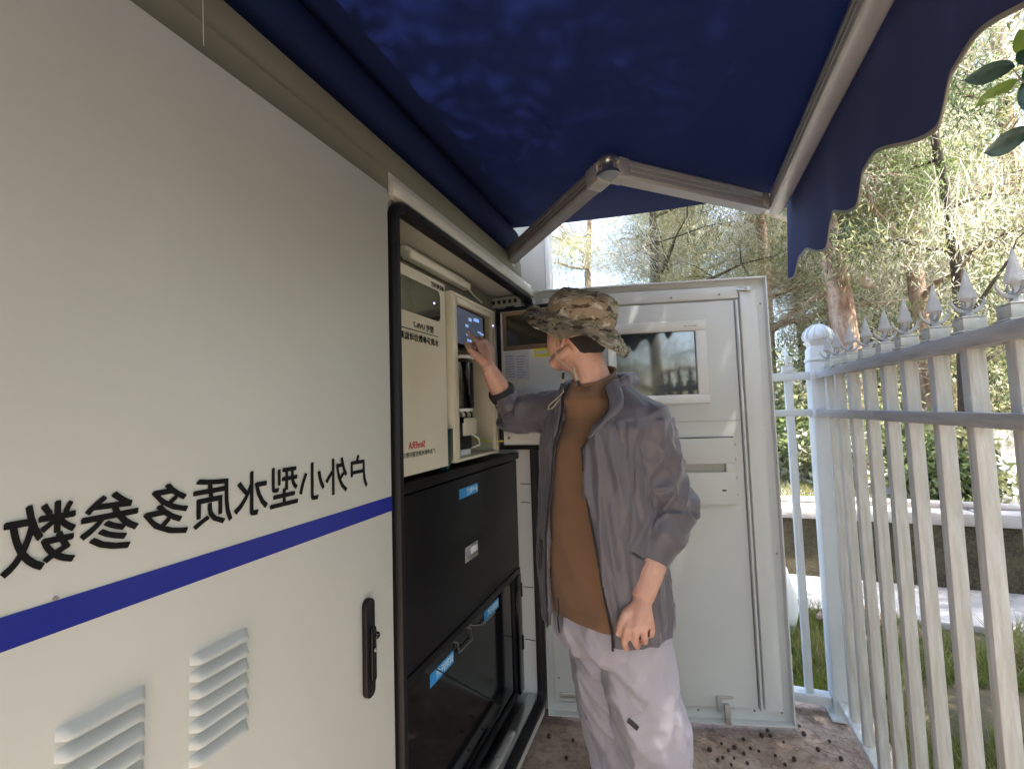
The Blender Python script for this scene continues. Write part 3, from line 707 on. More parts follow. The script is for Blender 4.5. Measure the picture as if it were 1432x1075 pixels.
for k in range(14):
    x = 1.062 - .128 * k
    if k0 is None: k0 = make_picket(ff, (x, 2.334, 0), .16, math.pi / 2)
    else:
        c = k0.copy(); COL.objects.link(c); c.parent = ff; c.location = Vector((x, 2.334, 0)) - wloc(ff); c.rotation_euler = (0, 0, math.pi / 2)
        for ch in k0.children: d = ch.copy(); COL.objects.link(d); d.parent = c
pw = M['post']
for o_ in ff.children:
    o_.material_slots[0].link = 'OBJECT'; o_.material_slots[0].material = pw
    for ch in o_.children: ch.material_slots[0].link = 'OBJECT'; ch.material_slots[0].material = pw
MB().box(-.65, 1.140, 2.312, 2.356, 1.520, 1.5545).build('top_rail', pw, ff, bevel=.003)
MB().box(-.65, 1.140, 2.317, 2.351, 1.358, 1.388).build('middle_rail', pw, ff, bevel=.003)
MB().box(-.65, 1.140, 2.308, 2.360, .120, .160).build('bottom_rail', pw, ff, bevel=.003)
for zz in (1.372, 1.538): MB().lathe((1.1415, 2.334, zz), [(.020, 0), (.020, .006), (.011, .010)], 14, ax=(-1, 0, 0)).build('rail_flange', pw, ff, smooth=40)

# ------------------------------------------------------------------ vegetation
def leafmat(name, c, tr=.45, var=.45, sc=1.7):
    m = mat(name, c, .55, var=var, scale=sc, trans=tr, spec=.3)
    return m
M['lf_yellow'] = leafmat('yellow_green_needles', (.42, .42, .20))
M['lf_olive'] = leafmat('olive_needles', (.27, .28, .15))
M['lf_dark'] = leafmat('dark_green_leaves', (.08, .11, .05), .4)
M['lf_mid'] = leafmat('mid_green_leaves', (.21, .27, .10))
M['lf_dry'] = leafmat('dry_brown_needles', (.30, .20, .10), .4)
M['lf_pale'] = leafmat('pale_straw_needles', (.66, .64, .50), .5)
M['grass'] = leafmat('grass_blades', (.21, .26, .055), .45, sc=3.0)
M['grassdry'] = leafmat('dry_grass_blades', (.42, .36, .16), .3, sc=3.0)
def barkmat(name, c1, c2, c3):
    m = concrete(name, c1, c2, c3, 2.6, bump=.8)
    n = m.node_tree.nodes; l = m.node_tree.links
    mp = n.new('ShaderNodeMapping'); mp.inputs['Scale'].default_value = (3, 3, .7)
    tc = [q for q in n if q.type == 'TEX_COORD'][0]; l.new(tc.outputs['Object'], mp.inputs[0])
    for q in n:
        if q.type == 'TEX_NOISE': l.new(mp.outputs[0], q.inputs[0])
    return m
M['bark_red'] = barkmat('peeling_red_brown_bark', (.46, .36, .28), (.20, .10, .065), (.09, .05, .035))
M['bark_pale'] = barkmat('pale_smooth_bark', (.66, .60, .52), (.42, .32, .25), (.20, .13, .09))
M['bark_dark'] = barkmat('dark_rough_bark', (.10, .075, .055), (.05, .038, .03), (.03, .025, .02))

def strips(P, D, L, W, kind='tri'):
    """thin leaves: base point P, direction D, length L, width W"""
    n = len(P); D = D / np.linalg.norm(D, axis=1, keepdims=True)
    S = np.cross(D, nr.normal(size=(n, 3))); S /= np.linalg.norm(S, axis=1, keepdims=True) + 1e-9
    L = L[:, None]; W = W[:, None]
    if kind == 'tri':
        V = np.stack([P - S * W / 2, P + S * W / 2, P + D * L], 1).reshape(-1, 3); F = np.arange(3 * n).reshape(-1, 3)
    else:
        V = np.stack([P, P + D * L * .45 - S * W / 2, P + D * L, P + D * L * .45 + S * W / 2], 1).reshape(-1, 3); F = np.arange(4 * n).reshape(-1, 4)
    return V, F
def crown(cent, rad, per, style, mats_w):
    """cent (k,3), rad, needles per cluster -> V, F, material index"""
    k = len(cent); n = k * per
    C_ = np.repeat(cent, per, 0)
    off = nr.normal(size=(n, 3)) * rad * np.array([1, 1, .75]); P = C_ + off
    mi = np.repeat(nr.choice(len(mats_w), k, p=np.array(mats_w) / sum(mats_w)), per)
    if style == 'needle':
        sp = np.repeat(nr.normal(size=(k, 3)) * .55 + [0, 0, -.55], per, 0)
        D = sp + nr.normal(size=(n, 3)) * .35
        V, F = strips(P, D, nr.uniform(.14, .34, n), nr.uniform(.005, .011, n), 'tri')
    elif style == 'willow':
        D = nr.normal(size=(n, 3)) * .5 + [0, 0, -.6]
        V, F = strips(P, D, nr.uniform(.06, .13, n), nr.uniform(.010, .018, n), 'quad')
    elif style == 'broad':
        D = nr.normal(size=(n, 3)) + [0, 0, -.1]
        V, F = strips(P, D, nr.uniform(.05, .10, n), nr.uniform(.025, .05, n), 'quad')
    elif style == 'far':
        D = nr.normal(size=(n, 3)) + [0, 0, -.2]
        V, F = strips(P, D, nr.uniform(.14, .30, n), nr.uniform(.05, .12, n), 'quad')
    return V, F, mi
def tree(name, x, y, h, r, lean, style, mats, mats_w, bark, label, group, crown_lo=.35, spread=2.0, nl=14, per=220, rad=.28, seed=0, z0=.0, twigs=5, up=.25):
    R_ = random.Random(seed); root = thing(name, (x, y, z0), label, 'tree', group)
    tr = MB(); N = 9; pts = []; rs = []
    lx, ly = lean
    for i in range(N):
        t = i / (N - 1)
        pts.append(Vector((x + lx * t + .10 * math.sin(t * 6 + seed), y + ly * t + .10 * math.cos(t * 5 + seed), z0 - .1 + h * t)))
        rs.append(r * (1 - .78 * t) * (1.25 if i == 0 else 1))
    tr.tube(pts, rs, 12)
    cents = []
    for k in range(nl):
        t = crown_lo + (1 - crown_lo) * (k + R_.random()) / nl
        i = min(int(t * (N - 1)), N - 2); p = pts[i].lerp(pts[i + 1], t * (N - 1) - i)
        a = R_.random() * 6.283 + k * 2.4; L = spread * (1.1 - .55 * t) * R_.uniform(.6, 1.1)
        d = Vector((math.cos(a), math.sin(a), up + R_.uniform(-.15, .35)))
        q = [p]; 
        for s_i in range(1, 5):
            q.append(p + d * L * s_i / 4 + Vector((R_.uniform(-.1, .1), R_.uniform(-.1, .1), R_.uniform(-.06, .1) - .05 * s_i * s_i * L * .12)))
        rr_ = r * (1 - .78 * t) * .5
        tr.tube(q, [rr_, rr_ * .8, rr_ * .6, rr_ * .4, rr_ * .15], 7)
        for m in range(twigs):
            b0 = q[1 + R_.randrange(4)]; e = b0 + Vector((R_.gauss(0, .38), R_.gauss(0, .38), R_.gauss(.05, .30))) * (.6 + spread * .25)
            tr.tube([b0, (b0 + e) / 2 + Vector((0, 0, .05)), e], [rr_ * .3, rr_ * .2, rr_ * .06], 4, cap=False)
            cents.append(e)
            if R_.random() < .5: cents.append((b0 + e) / 2)
    tr.build('trunk', bark, root, smooth=60)
    V, F, mi = crown(np.array([tuple(c) for c in cents]), rad, per, style, mats_w)
    np_mesh('crown', V, F, [M[m] for m in mats], root, (x, y, z0), mi=mi)
    return root

def gx(px, Y): return on(px, 560, 1, Y).x
CM = (['lf_yellow', 'lf_olive', 'lf_pale', 'lf_dry', 'lf_dark'], [3, 2.5, 5, 1.0, .8])
c1 = tree('casuarina_tree', gx(900, 8.6), 8.6, 7.5, .15, (.4, .2), 'needle', *CM, M['bark_dark'], 'feathery yellow-green casuarina whose drooping needles show right above the open grey door', 'casuarina trees', .12, 2.4, 17, 360, .30, 11)
c2 = tree('casuarina_tree', gx(1090, 9.6), 9.6, 8.5, .17, (-.3, .1), 'needle', *CM, M['bark_red'], 'feathery casuarina behind the corner post of the fence, reaching under the awning edge', 'casuarina trees', .10, 2.5, 18, 360, .30, 23)
e1 = tree('gum_tree', gx(1224, 7.0), 7.0, 8.5, .20, (-.9, .3), 'willow', ['lf_mid', 'lf_dark', 'lf_olive', 'lf_pale'], [2, 1.8, 2, 3], M['bark_red'], 'gum tree with thick leaning red and cream peeling trunk just right of the corner post', 'gum trees', .50, 1.8, 13, 380, .20, 5)
e2 = tree('gum_tree', gx(1172, 7.6), 7.6, 8.0, .12, (.35, .2), 'willow', ['lf_mid', 'lf_pale', 'lf_yellow'], [2, 2, 1], M['bark_pale'], 'slim gum tree with pale upright trunk directly above the corner post cap', 'gum trees', .45, 1.7, 12, 340, .20, 8)
e3 = tree('gum_tree', gx(1300, 8.0), 8.0, 9.0, .14, (.2, .2), 'willow', ['lf_dark', 'lf_mid', 'lf_olive', 'lf_pale', 'lf_dry'], [2, 2, 2, 3, .6], M['bark_red'], 'gum tree with patchy orange bark above the middle of the side fence', 'gum trees', .18, 1.9, 17, 340, .22, 15)
e4 = tree('dark_stemmed_tree', gx(1352, 6.6), 6.6, 8.0, .075, (-.1, .2), 'willow', ['lf_olive', 'lf_dark', 'lf_yellow', 'lf_pale'], [2, 1.5, 1.5, 2], M['bark_dark'], 'thin tree with straight dark stem near the right edge above the fence spears', None, .22, 1.7, 14, 280, .22, 31)
# white dead branch crossing in front of the leaning trunk
db = MB()
P_ = [at(x, y, 6.3) for x, y in ((1030, 282), (1085, 302), (1150, 322), (1185, 338), (1225, 350), (1262, 353))]
db.tube(P_, [.02, .03, .05, .055, .045, .012], 8)
db.tube([P_[2], at(1165, 352, 6.35), at(1185, 378, 6.5), at(1215, 398, 6.9)], [.05, .06, .075, .09], 8)
db = db.build('dead_limb', M['bark_pale'], e1, smooth=60)
# second row, farther back, copies turned and scaled
row = [(c1, 700, 13.5, 1.15, 1.1, 'farther casuarina seen in the gap between grey end wall and awning arm'),
       (c2, 830, 12.0, 2.6, 1.0, 'farther casuarina straight above the man\'s hat behind the grey door'),
       (c1, 990, 13.0, 4.0, 1.15, 'farther casuarina above the right half of the open grey door'),
       (e3, 1130, 12.5, .6, 1.15, 'farther gum tree behind the scalloped corner of the awning'),
       (c2, 1240, 12.0, 5.2, 1.1, 'farther casuarina right behind the leaning red trunk'),
       (c1, 1330, 11.0, 2.0, 1.2, 'farther casuarina behind the middle fence spears'),
       (e3, 1400, 11.5, 3.3, 1.2, 'farther gum tree behind the rightmost fence spears'),
       (c2, 1470, 9.5, .4, 1.1, 'casuarina at the right edge behind the big leaves'),
       (e1, 930, 16.0, 2.2, 1.2, 'far gum tree high above the open door'),
       (c2, 1180, 16.5, 1.2, 1.35, 'far casuarina between the pale trunk and the corner post'),
       (c1, 1290, 16.0, 3.0, 1.35, 'far casuarina behind the patchy orange trunk')]
for src, px_, Y, rz, s_, lab in row: copy_tree(src, (gx(px_, Y), Y, 0), rz, s_, lab)
# trees close on the right, that shade the yard
n1 = tree('casuarina_tree', 6.3, 3.6, 7.0, .16, (-.8, .1), 'needle', *CM, M['bark_dark'], 'near casuarina with yellow sprays hanging in at the right edge of the view', 'casuarina trees', .22, 2.6, 20, 330, .30, 41)
copy_tree(e3, (6.6, .2, 0), 1.0, 1.0, 'gum tree outside the view on the right that shades the yard')
copy_tree(n1, (5.2, -2.6, 0), 2.2, 1.05, 'casuarina outside the view, right and behind the camera')
copy_tree(c1, (3.7, .1, 0), 1.0, .85, 'casuarina just right of the fence outside the view, shading the open door')
copy_tree(e3, (4.9, 2.3, 0), 1.3, .9, 'gum tree right of the yard outside the view, between two casuarinas')
copy_tree(e3, (3.5, 1.25, 0), 4.0, .82, 'gum tree standing right of the fence outside the view')
# trees behind us: the open door's window mirrors them
for src, x, y, rz, s_, lab in ((c1, 2.2, -6.0, 1.0, 1.0, 'casuarina behind the camera, left of three mirrored in the door window'), (e3, .2, -7.5, 2.0, 1.0, 'gum tree behind the camera mirrored in the door window'),
        (c2, 4.6, -6.8, 3.0, 1.1, 'casuarina behind the camera mirrored at the right of the door window'), (e1, 3.4, -8.8, .5, 1.2, 'far gum tree behind the camera'), (e3, -2.4, -8.5, 5.0, 1.1, 'gum tree behind the camera beyond the booth')):
    copy_tree(src, (x, y, 0), rz, s_, lab)

# shrubs
def shrub(x, y, h, w_, mats, ws, label, seed, z0=.3, style='broad', per=200, name='shrub'):
    R_ = random.Random(seed); root = thing(name, (x, y, z0), label, 'shrub', 'shrubs beyond the low wall')
    st = MB(); cents = []
    for k in range(9):
        a = R_.random() * 6.28; e = Vector((x + math.cos(a) * w_ * R_.uniform(.1, .9), y + math.sin(a) * w_ * R_.uniform(.1, .7), z0 + h * R_.uniform(.35, 1)))
        st.tube([(x, y, z0 - .1), Vector((x, y, z0)).lerp(e, .5) + Vector((0, 0, .08)), e], [.02, .012, .004], 5)
        for t in (.45, .7, 1.0): cents.append(Vector((x, y, z0)).lerp(e, t) + Vector((R_.gauss(0, .12), R_.gauss(0, .12), R_.gauss(0, .10))))
    st.build('stem', M['bark_dark'], root, smooth=60)
    V, F, mi = crown(np.array([tuple(c) for c in cents]), w_ * .22 + .05, per, style, ws)
    np_mesh('foliage', V, F, [M[m] for m in mats], root, (x, y, z0), mi=mi)
    return root
sh = [(1105, 7.0, 1.6, .9, 'bright green shrub seen between the door edge and the corner post'), (1145, 6.2, .9, .6, 'low yellow-green shrub beside the corner post'),
      (1215, 9.0, 2.0, 1.1, 'tall shrub behind the pickets next to the corner post'), (1262, 7.4, .5, .45, 'small dark bush on the bank between the boulders'), (1296, 5.7, .42, .36, 'small grey-green bush close behind the low wall capping'),
      (1330, 9.6, 1.9, 1.0, 'dense dark shrub above the far concrete wall'), (1400, 9.4, 1.2, 1.0, 'sunlit yellow-green hedge bush on top of the far concrete wall'), (1450, 9.2, 1.6, 1.0, 'hedge bush at the right edge on the far wall'),
      (780, 10.5, 2.2, 1.2, 'tall bush hidden mostly behind the open grey door'), (1000, 10.5, 2.4, 1.3, 'bush rising behind the upper right of the open door')]
for i, (px_, Y, h, w_, lab) in enumerate(sh):
    mm = (['lf_mid', 'lf_dark', 'lf_yellow', 'lf_pale'], [2, .9, 2, 1]) if i % 2 == 0 else (['lf_mid', 'lf_yellow', 'lf_pale'], [2, 2, 1])
    shrub(gx(px_, Y), Y, h, w_, *mm, lab, 50 + i, z0=.45 if Y < 9 else .5)
# far wood
def far_mass():
    k = 300; th = nr.uniform(-2.4, 2.4, k); R_ = nr.uniform(19, 27, k)
    cent = np.stack([.6 + R_ * np.sin(th), R_ * np.cos(th), nr.uniform(.2, 4.2, k) * (1 - .25 * nr.rand(k))], 1)
    V, F, mi = crown(cent, .75, 120, 'far', [2, 2, 2, 1.5])
    o = np_mesh('far_wood', V, F, [M['lf_mid'], M['lf_dark'], M['lf_olive'], M['lf_yellow']], None, (0, 20, 0), mi=mi); tag(o, 'distant wood closing the view behind all the trees', 'wood', kind='stuff')
far_mass()

# grass beyond the fence
def grass(name, n, fx, zf, l0, l1, mats, ws, label):
    xy = fx(n); n = len(xy); z = np.array([zf(a, b) for a, b in xy]); P = np.column_stack([xy, z])
    D = nr.normal(size=(n, 3)) * .45 + [0, 0, 1.0]
    cl = np.array([noise.noise(Vector((a * 2.2, b * 2.2, 3))) for a, b in xy])
    V, F = strips(P, D, nr.uniform(l0, l1, n) * (1 + .7 * cl), nr.uniform(.004, .010, n), 'tri')
    mi = (nr.rand(n) < np.clip(ws + cl * .9, .05, .9)).astype(int)
    o = np_mesh(name, V, F, [M[m] for m in mats], None, (2, 2, 0), mi=mi); return tag(o, label, 'grass', kind='stuff')
def fx1(n):
    a = np.column_stack([nr.uniform(1.26, 5.2, n), nr.uniform(.3, 3.72, n)])
    d = np.array([noise.noise(Vector((p[0] * 1.6, p[1] * 1.6, 9))) for p in a]); return a[(d > -.28) & ~((a[:, 0] < 1.33) & (a[:, 1] < 2.45))]
grass('grass', 60000, fx1, lambda a, b: -.07, .07, .20, ['grass', 'grassdry'], .42, 'sunlit green grass between the picket fence and the pale path')
def fx2(n): return np.column_stack([nr.uniform(-.6, 1.31, n), nr.uniform(2.43, 3.72, n)])
grass('grass', 16000, fx2, lambda a, b: -.07, .06, .18, ['grass', 'grassdry'], .35, 'green grass behind the end fence and the open door')
def fx3(n): return np.column_stack([nr.uniform(-2, 2.4, n), nr.uniform(4.9, 8.2, n)])
grass('bank_grass', 22000, fx3, lambda a, b: bank_z(a, b) - .01, .05, .20, ['grassdry', 'grass'], .4, 'yellowish grass on the bank beyond the low wall')

# rocks
def rock(name, c, s_, mt, label, group, seed, cat='rock'):
    bm = bmesh.new(); bmesh.ops.create_icosphere(bm, subdivisions=3, radius=1)
    for v in bm.verts:
        k = 1 + .35 * noise.noise(v.co * 1.2 + Vector((seed, 0, 0))) + .12 * noise.noise(v.co * 3.5 + Vector((0, seed, 0)))
        v.co = Vector((v.co.x * s_[0] * k, v.co.y * s_[1] * k, v.co.z * s_[2] * k))
    me = bpy.data.meshes.new(name); bm.to_mesh(me); bm.free(); me.materials.append(mt)
    for p in me.polygons: p.use_smooth = True
    me.set_sharp_from_angle(angle=math.radians(30))
    o = link(name, me, None, Vector(c)); return tag(o, label, cat, group)
for i, (px_, py_, Y, s_, lab) in enumerate([(1150, 868, 3.55, .11, 'reddish rubble lump beside the corner post foot'), (1178, 850, 3.70, .10, 'pale pink rubble lump just right of the corner post'), (1205, 875, 3.60, .07, 'small brown rubble lump behind the second picket'),
        (1228, 885, 3.45, .06, 'small dark rubble lump behind the third picket'), (1247, 878, 3.5, .07, 'rubble lump lying at the edge of the pale path'), (1190, 905, 3.3, .05, 'smallest rubble lump in the grass near the post')]):
    X = gx(px_, Y); rock('rubble_lump', (X, Y, -.02), (s_, s_ * .8, s_ * .6), M['rubble'], lab, 'rubble lumps by the path', i * 3.1)
for i, (px_, Y, s_, lab) in enumerate([(1215, 6.4, .30, 'pale boulder on the bank behind the first pickets'), (1245, 6.0, .22, 'small pale boulder low on the bank'), (1275, 7.8, .45, 'largest grey boulder in front of the far wall'), (1318, 6.6, .28, 'flat boulder on the bank right of the small bush'),
        (1350, 7.6, .35, 'boulder at the foot of the far concrete wall'), (1232, 7.6, .35, 'grey boulder beside the leaning trunk')]):
    X = gx(px_, Y); rock('boulder', (X, Y, bank_z(X, Y)), (s_ * 1.2, s_, s_ * .7), M['path'], lab, 'boulders on the bank', 20 + i * 2.7, 'boulder')
rock('white_sack', (1.10, 3.40, .10), (.12, .11, .30), mat('white_sack_cloth', (.75, .75, .74), .8), 'bright white sack slumped in the grass behind the door edge', None, 77.0, 'sack')

# near broadleaf branch, top right
bt = thing('broadleaf_tree', (3.0, .25, -.06), 'tree whose big dark oval leaves hang in at the top right corner', 'tree')
c0 = at(1440, 120, 1.75)
tw = MB(); base_ = Vector((3.0, .25, -.06))
tw.tube([base_, base_ + Vector((.05, .03, 1.2)), base_ + Vector((-.1, .1, 2.3)), (c0 + base_ + Vector((0, 0, 2.6))) / 2 + Vector((.2, 0, .4)), c0 + Vector((.12, -.02, .0)), c0], [.07, .06, .045, .022, .008, .004], 10)
cc = []  # crown out of view, added and thickened to shade the open door
for k in range(72):
    v = Vector((rnd.gauss(0, 1), rnd.gauss(0, 1), rnd.gauss(0, .75))); v = v.normalized() * rnd.random() ** .4
    cc.append(Vector((2.65 + v.x * 1.85, 1.65 + v.y * 1.75, 5.4 + v.z * 1.4)))
hub = Vector((2.9, .9, 4.0)); tw.tube([base_ + Vector((-.1, .1, 2.2)), base_ + Vector((-.1, .35, 3.1)), hub], [.05, .045, .04], 8)
for e in cc[:22]: tw.tube([hub, hub.lerp(e, .5) + Vector((0, 0, .15)), e], [.022, .014, .005], 5)
tw.build('trunk', M['bark_dark'], bt, smooth=60)
n = len(cc) * 190; P = np.repeat(np.array([tuple(c) for c in cc]), 190, 0) + nr.normal(size=(n, 3)) * .33
V, F = strips(P, nr.normal(size=(n, 3)) + [0, 0, -.3], nr.uniform(.10, .16, n), nr.uniform(.035, .06, n), 'quad')
np_mesh('crown', V, F, [M['lf_dark'], M['lf_mid']], bt, (3.0, .25, -.06), mi=(nr.rand(n) < .3).astype(int))
M['bigleaf'] = mat('dark_glossy_leaf', (.025, .055, .03), .35, var=.3, scale=14, trans=.25)
M['bigleaf2'] = mat('young_yellow_leaf', (.16, .20, .03), .4, var=.2, scale=14, trans=.45)
def big_leaf(b, t, wdt, mt, seed):
    b = Vector(b); t = Vector(t); d = t - b; L = d.length; d.normalize(); view = (Vector(CAM) - (b + t) / 2).normalized()
    s_ = d.cross(view).normalized(); nrm = s_.cross(d); R_ = random.Random(seed); tilt = R_.uniform(-.5, .5); s_ = (s_ * math.cos(tilt) + nrm * math.sin(tilt))
    vs = []; NN = 12
    for i in range(NN + 1):
        u = i / NN; w2 = wdt * (math.sin(math.pi * u ** .85) ** .8) / 2; c = b + d * L * u + nrm * (-.012 * math.sin(math.pi * u))
        for k, q in enumerate((-1, -.5, 0, .5, 1)):
            vs.append(c + s_ * w2 * q + nrm * (.010 * abs(q) + .002 * math.sin(u * 20 + k)))
    return MB().add(vs, [(i * 5 + k, i * 5 + k + 1, (i + 1) * 5 + k + 1, (i + 1) * 5 + k) for i in range(NN) for k in range(4)]).build('leaf', mt, bt, smooth=60)
for i, (x0, y0, x1, y1, wd, mt) in enumerate([(1416, 94, 1345, 112, .058, 0), (1418, 112, 1362, 152, .045, 1), (1440, 185, 1373, 215, .070, 0), (1425, 90, 1450, 68, .06, 0), (1430, 118, 1452, 160, .05, 0), (1432, 100, 1470, 110, .06, 0), (1440, 80, 1425, 40, .05, 1), (1450, 150, 1490, 190, .06, 0)]):
    big_leaf(at(x0, y0, 1.75), at(x1, y1, 1.70), wd * 1.3, M['bigleaf2'] if mt else M['bigleaf'], i)
tw2 = MB(); tw2.tube([c0, at(1428, 112, 1.75), at(1416, 96, 1.75)], [.004, .003, .002], 6); tw2.tube([c0, at(1442, 160, 1.75), at(1438, 187, 1.75)], [.004, .003, .002], 6)
tw2.tube([at(1428, 112, 1.75), at(1418, 112, 1.75)], .002, 5); tw2.build('twig', M['bark_red'], bt, smooth=60)

# ------------------------------------------------------------------ litter on the platform
pod = MB().lathe((0, 0, 0), [(.002, 0), (.008, .003), (.010, .009), (.008, .015), (.003, .019)], 8)
podo = None
spots = [(1008, 1040), (1018, 1052), (1030, 1048), (1028, 1062), (1040, 1056), (1012, 1060), (1050, 1050), (1060, 1052), (1038, 1036), (1075, 1030), (1095, 1040), (1110, 1062), (1071, 1022), (1063, 1028), (1125, 1030), (1145, 1052), (990, 1050), (1006, 1066), (1022, 1070), (1120, 1018),
         (767, 1030), (803, 1037), (790, 1062), (1160, 1040), (1176, 1060), (1098, 1070), (1045, 1068), (1085, 1060)]
M['pod'] = mat('seed_pod_brown', (.045, .028, .02), .8, var=.4, scale=200)
for i, (x, y) in enumerate(spots):
    p = on(x, y, 2, .081)
    if podo is None:
        podo = pod.build('seed_pod', M['pod'], None, smooth=60); c = podo
    else: c = podo.copy(); COL.objects.link(c)
    c.location = (p.x, p.y, .0835); c.rotation_euler = (rnd.uniform(.9, 1.6), 0, rnd.random() * 6.28); c.scale = (rnd.uniform(.5, .95),) * 3
    if c.rotation_euler[0]: c.location.z = .0865
    tag(c, 'small dark seed pod fallen on the stained concrete platform', 'seed pod', 'seed pods scattered on the platform')
n = 9000
xy = np.column_stack([nr.uniform(-.05, 1.28, n), nr.uniform(.6, 2.40, n)]); keep = nr.rand(n) < np.clip(.12 + (xy[:, 0] - .3) * 1.0, .06, 1); xy = xy[keep]; n = len(xy)
P = np.column_stack([xy, nr.uniform(.0815, .087, n)]); D = np.column_stack([nr.normal(size=(n, 2)), nr.normal(size=n) * .04])
V, F = strips(P, D, nr.uniform(.02, .08, n), nr.uniform(.0006, .0016, n), 'tri')
tag(np_mesh('needle_litter', V, F, [M['lf_dry'], M['pod']], None, (.6, 1.5, .08), mi=(nr.rand(n) < .3).astype(int)), 'dry fallen needles strewn over the platform', 'litter', kind='stuff')

# ------------------------------------------------------------------ the man
from mathutils.bvhtree import BVHTree
def img_dir(v): return Vector(RX * v[0] + RD * v[1] + RF * v[2]).normalized()
UP = Vector((0, 0, 1))
M['skin'] = mat('skin', (.56, .34, .265), .5, col2=(.50, .27, .20), scale=22, bump=.22, bscale=260, spec=.4)
M['skin'].node_tree.nodes['Principled BSDF'].inputs['Subsurface Weight'].default_value = .18
M['skin'].node_tree.nodes['Principled BSDF'].inputs['Subsurface Radius'].default_value = (.02, .008, .004)
M['nail'] = mat('finger_nail', (.66, .42, .34), .3)
M['jacket'] = mat('grey_brown_nylon', (.094, .086, .103), .45, var=.03, scale=5, bump=.10, bscale=1200, sheen=.25, spec=.45)
M['cuff'] = mat('dark_cuff_knit', (.014, .013, .015), .75, bump=.2, bscale=900)
M['tshirt'] = mat('brown_cotton', (.185, .098, .050), .85, var=.12, scale=6, bump=.15, bscale=1400, sheen=.2)
M['trouser'] = mat('pale_lilac_grey_cotton', (.37, .345, .39), .8, var=.07, scale=5, bump=.12, bscale=1300, sheen=.15)
M['hair'] = mat('black_hair', (.012, .010, .009), .5, bump=.6, bscale=500, stretch=(1, 1, .3))
M['cord'] = mat('tan_cord', (.42, .38, .28), .7)
M['cordblack'] = mat('black_cord', (.015, .015, .016), .6)
M['seam'] = mat('trouser_seam', (.34, .31, .34), .85)
M['shoe'] = mat('dark_canvas_shoe', (.04, .04, .045), .7)
M['sole'] = mat('rubber_sole', (.5, .5, .48), .7)
def camo():
    m = bpy.data.materials.new('camouflage_cotton'); m.use_nodes = True; n = m.node_tree.nodes; l = m.node_tree.links; b = n['Principled BSDF']
    b.inputs['Roughness'].default_value = .85; b.inputs['Specular IOR Level'].default_value = .25
    tc = n.new('ShaderNodeTexCoord'); cur = None
    base = n.new('ShaderNodeRGB'); base.outputs[0].default_value = (.30, .235, .165, 1); cur = base.outputs[0]
    for (sc, off, lo, hi, col, st) in ((13, 0, .54, .59, (.19, .165, .11), (1, 1, 1.6)), (17, 3, .56, .60, (.46, .41, .32), (1, 1, 2.2)), (19, 7, .575, .60, (.075, .052, .035), (1, 1, 2.6)), (30, 11, .60, .62, (.50, .46, .38), (1, 1, 2)), (11, 17, .64, .67, (.13, .16, .09), (1, 1, 1.4))):
        mp = n.new('ShaderNodeMapping'); mp.inputs['Location'].default_value = (off, off * .7, off * 1.3); mp.inputs['Scale'].default_value = st
        t = n.new('ShaderNodeTexNoise'); t.inputs['Scale'].default_value = sc; t.inputs['Detail'].default_value = 3; t.inputs['Roughness'].default_value = .55; t.inputs['Distortion'].default_value = .6
        r = n.new('ShaderNodeValToRGB'); r.color_ramp.elements[0].position = lo; r.color_ramp.elements[1].position = hi
        mx = n.new('ShaderNodeMixRGB'); mx.inputs[2].default_value = (*col, 1)
        l.new(tc.outputs['Object'], mp.inputs[0]); l.new(mp.outputs[0], t.inputs[0]); l.new(t.outputs[0], r.inputs[0]); l.new(r.outputs[0], mx.inputs[0]); l.new(cur, mx.inputs[1]); cur = mx.outputs[0]
    l.new(cur, b.inputs['Base Color'])
    t2 = n.new('ShaderNodeTexNoise'); t2.inputs['Scale'].default_value = 900; bp = n.new('ShaderNodeBump'); bp.inputs['Strength'].default_value = .2; bp.inputs['Distance'].default_value = .004
    l.new(tc.outputs['Object'], t2.inputs[0]); l.new(t2.outputs[0], bp.inputs['Height']); l.new(bp.outputs[0], b.inputs['Normal'])
    return m
M['camo'] = camo()

PER = thing('person', (.46, 1.42, .08), 'man in camouflage bucket hat, grey jacket and brown T-shirt touching the instrument screen', 'person')
PL = Vector(PER.location)

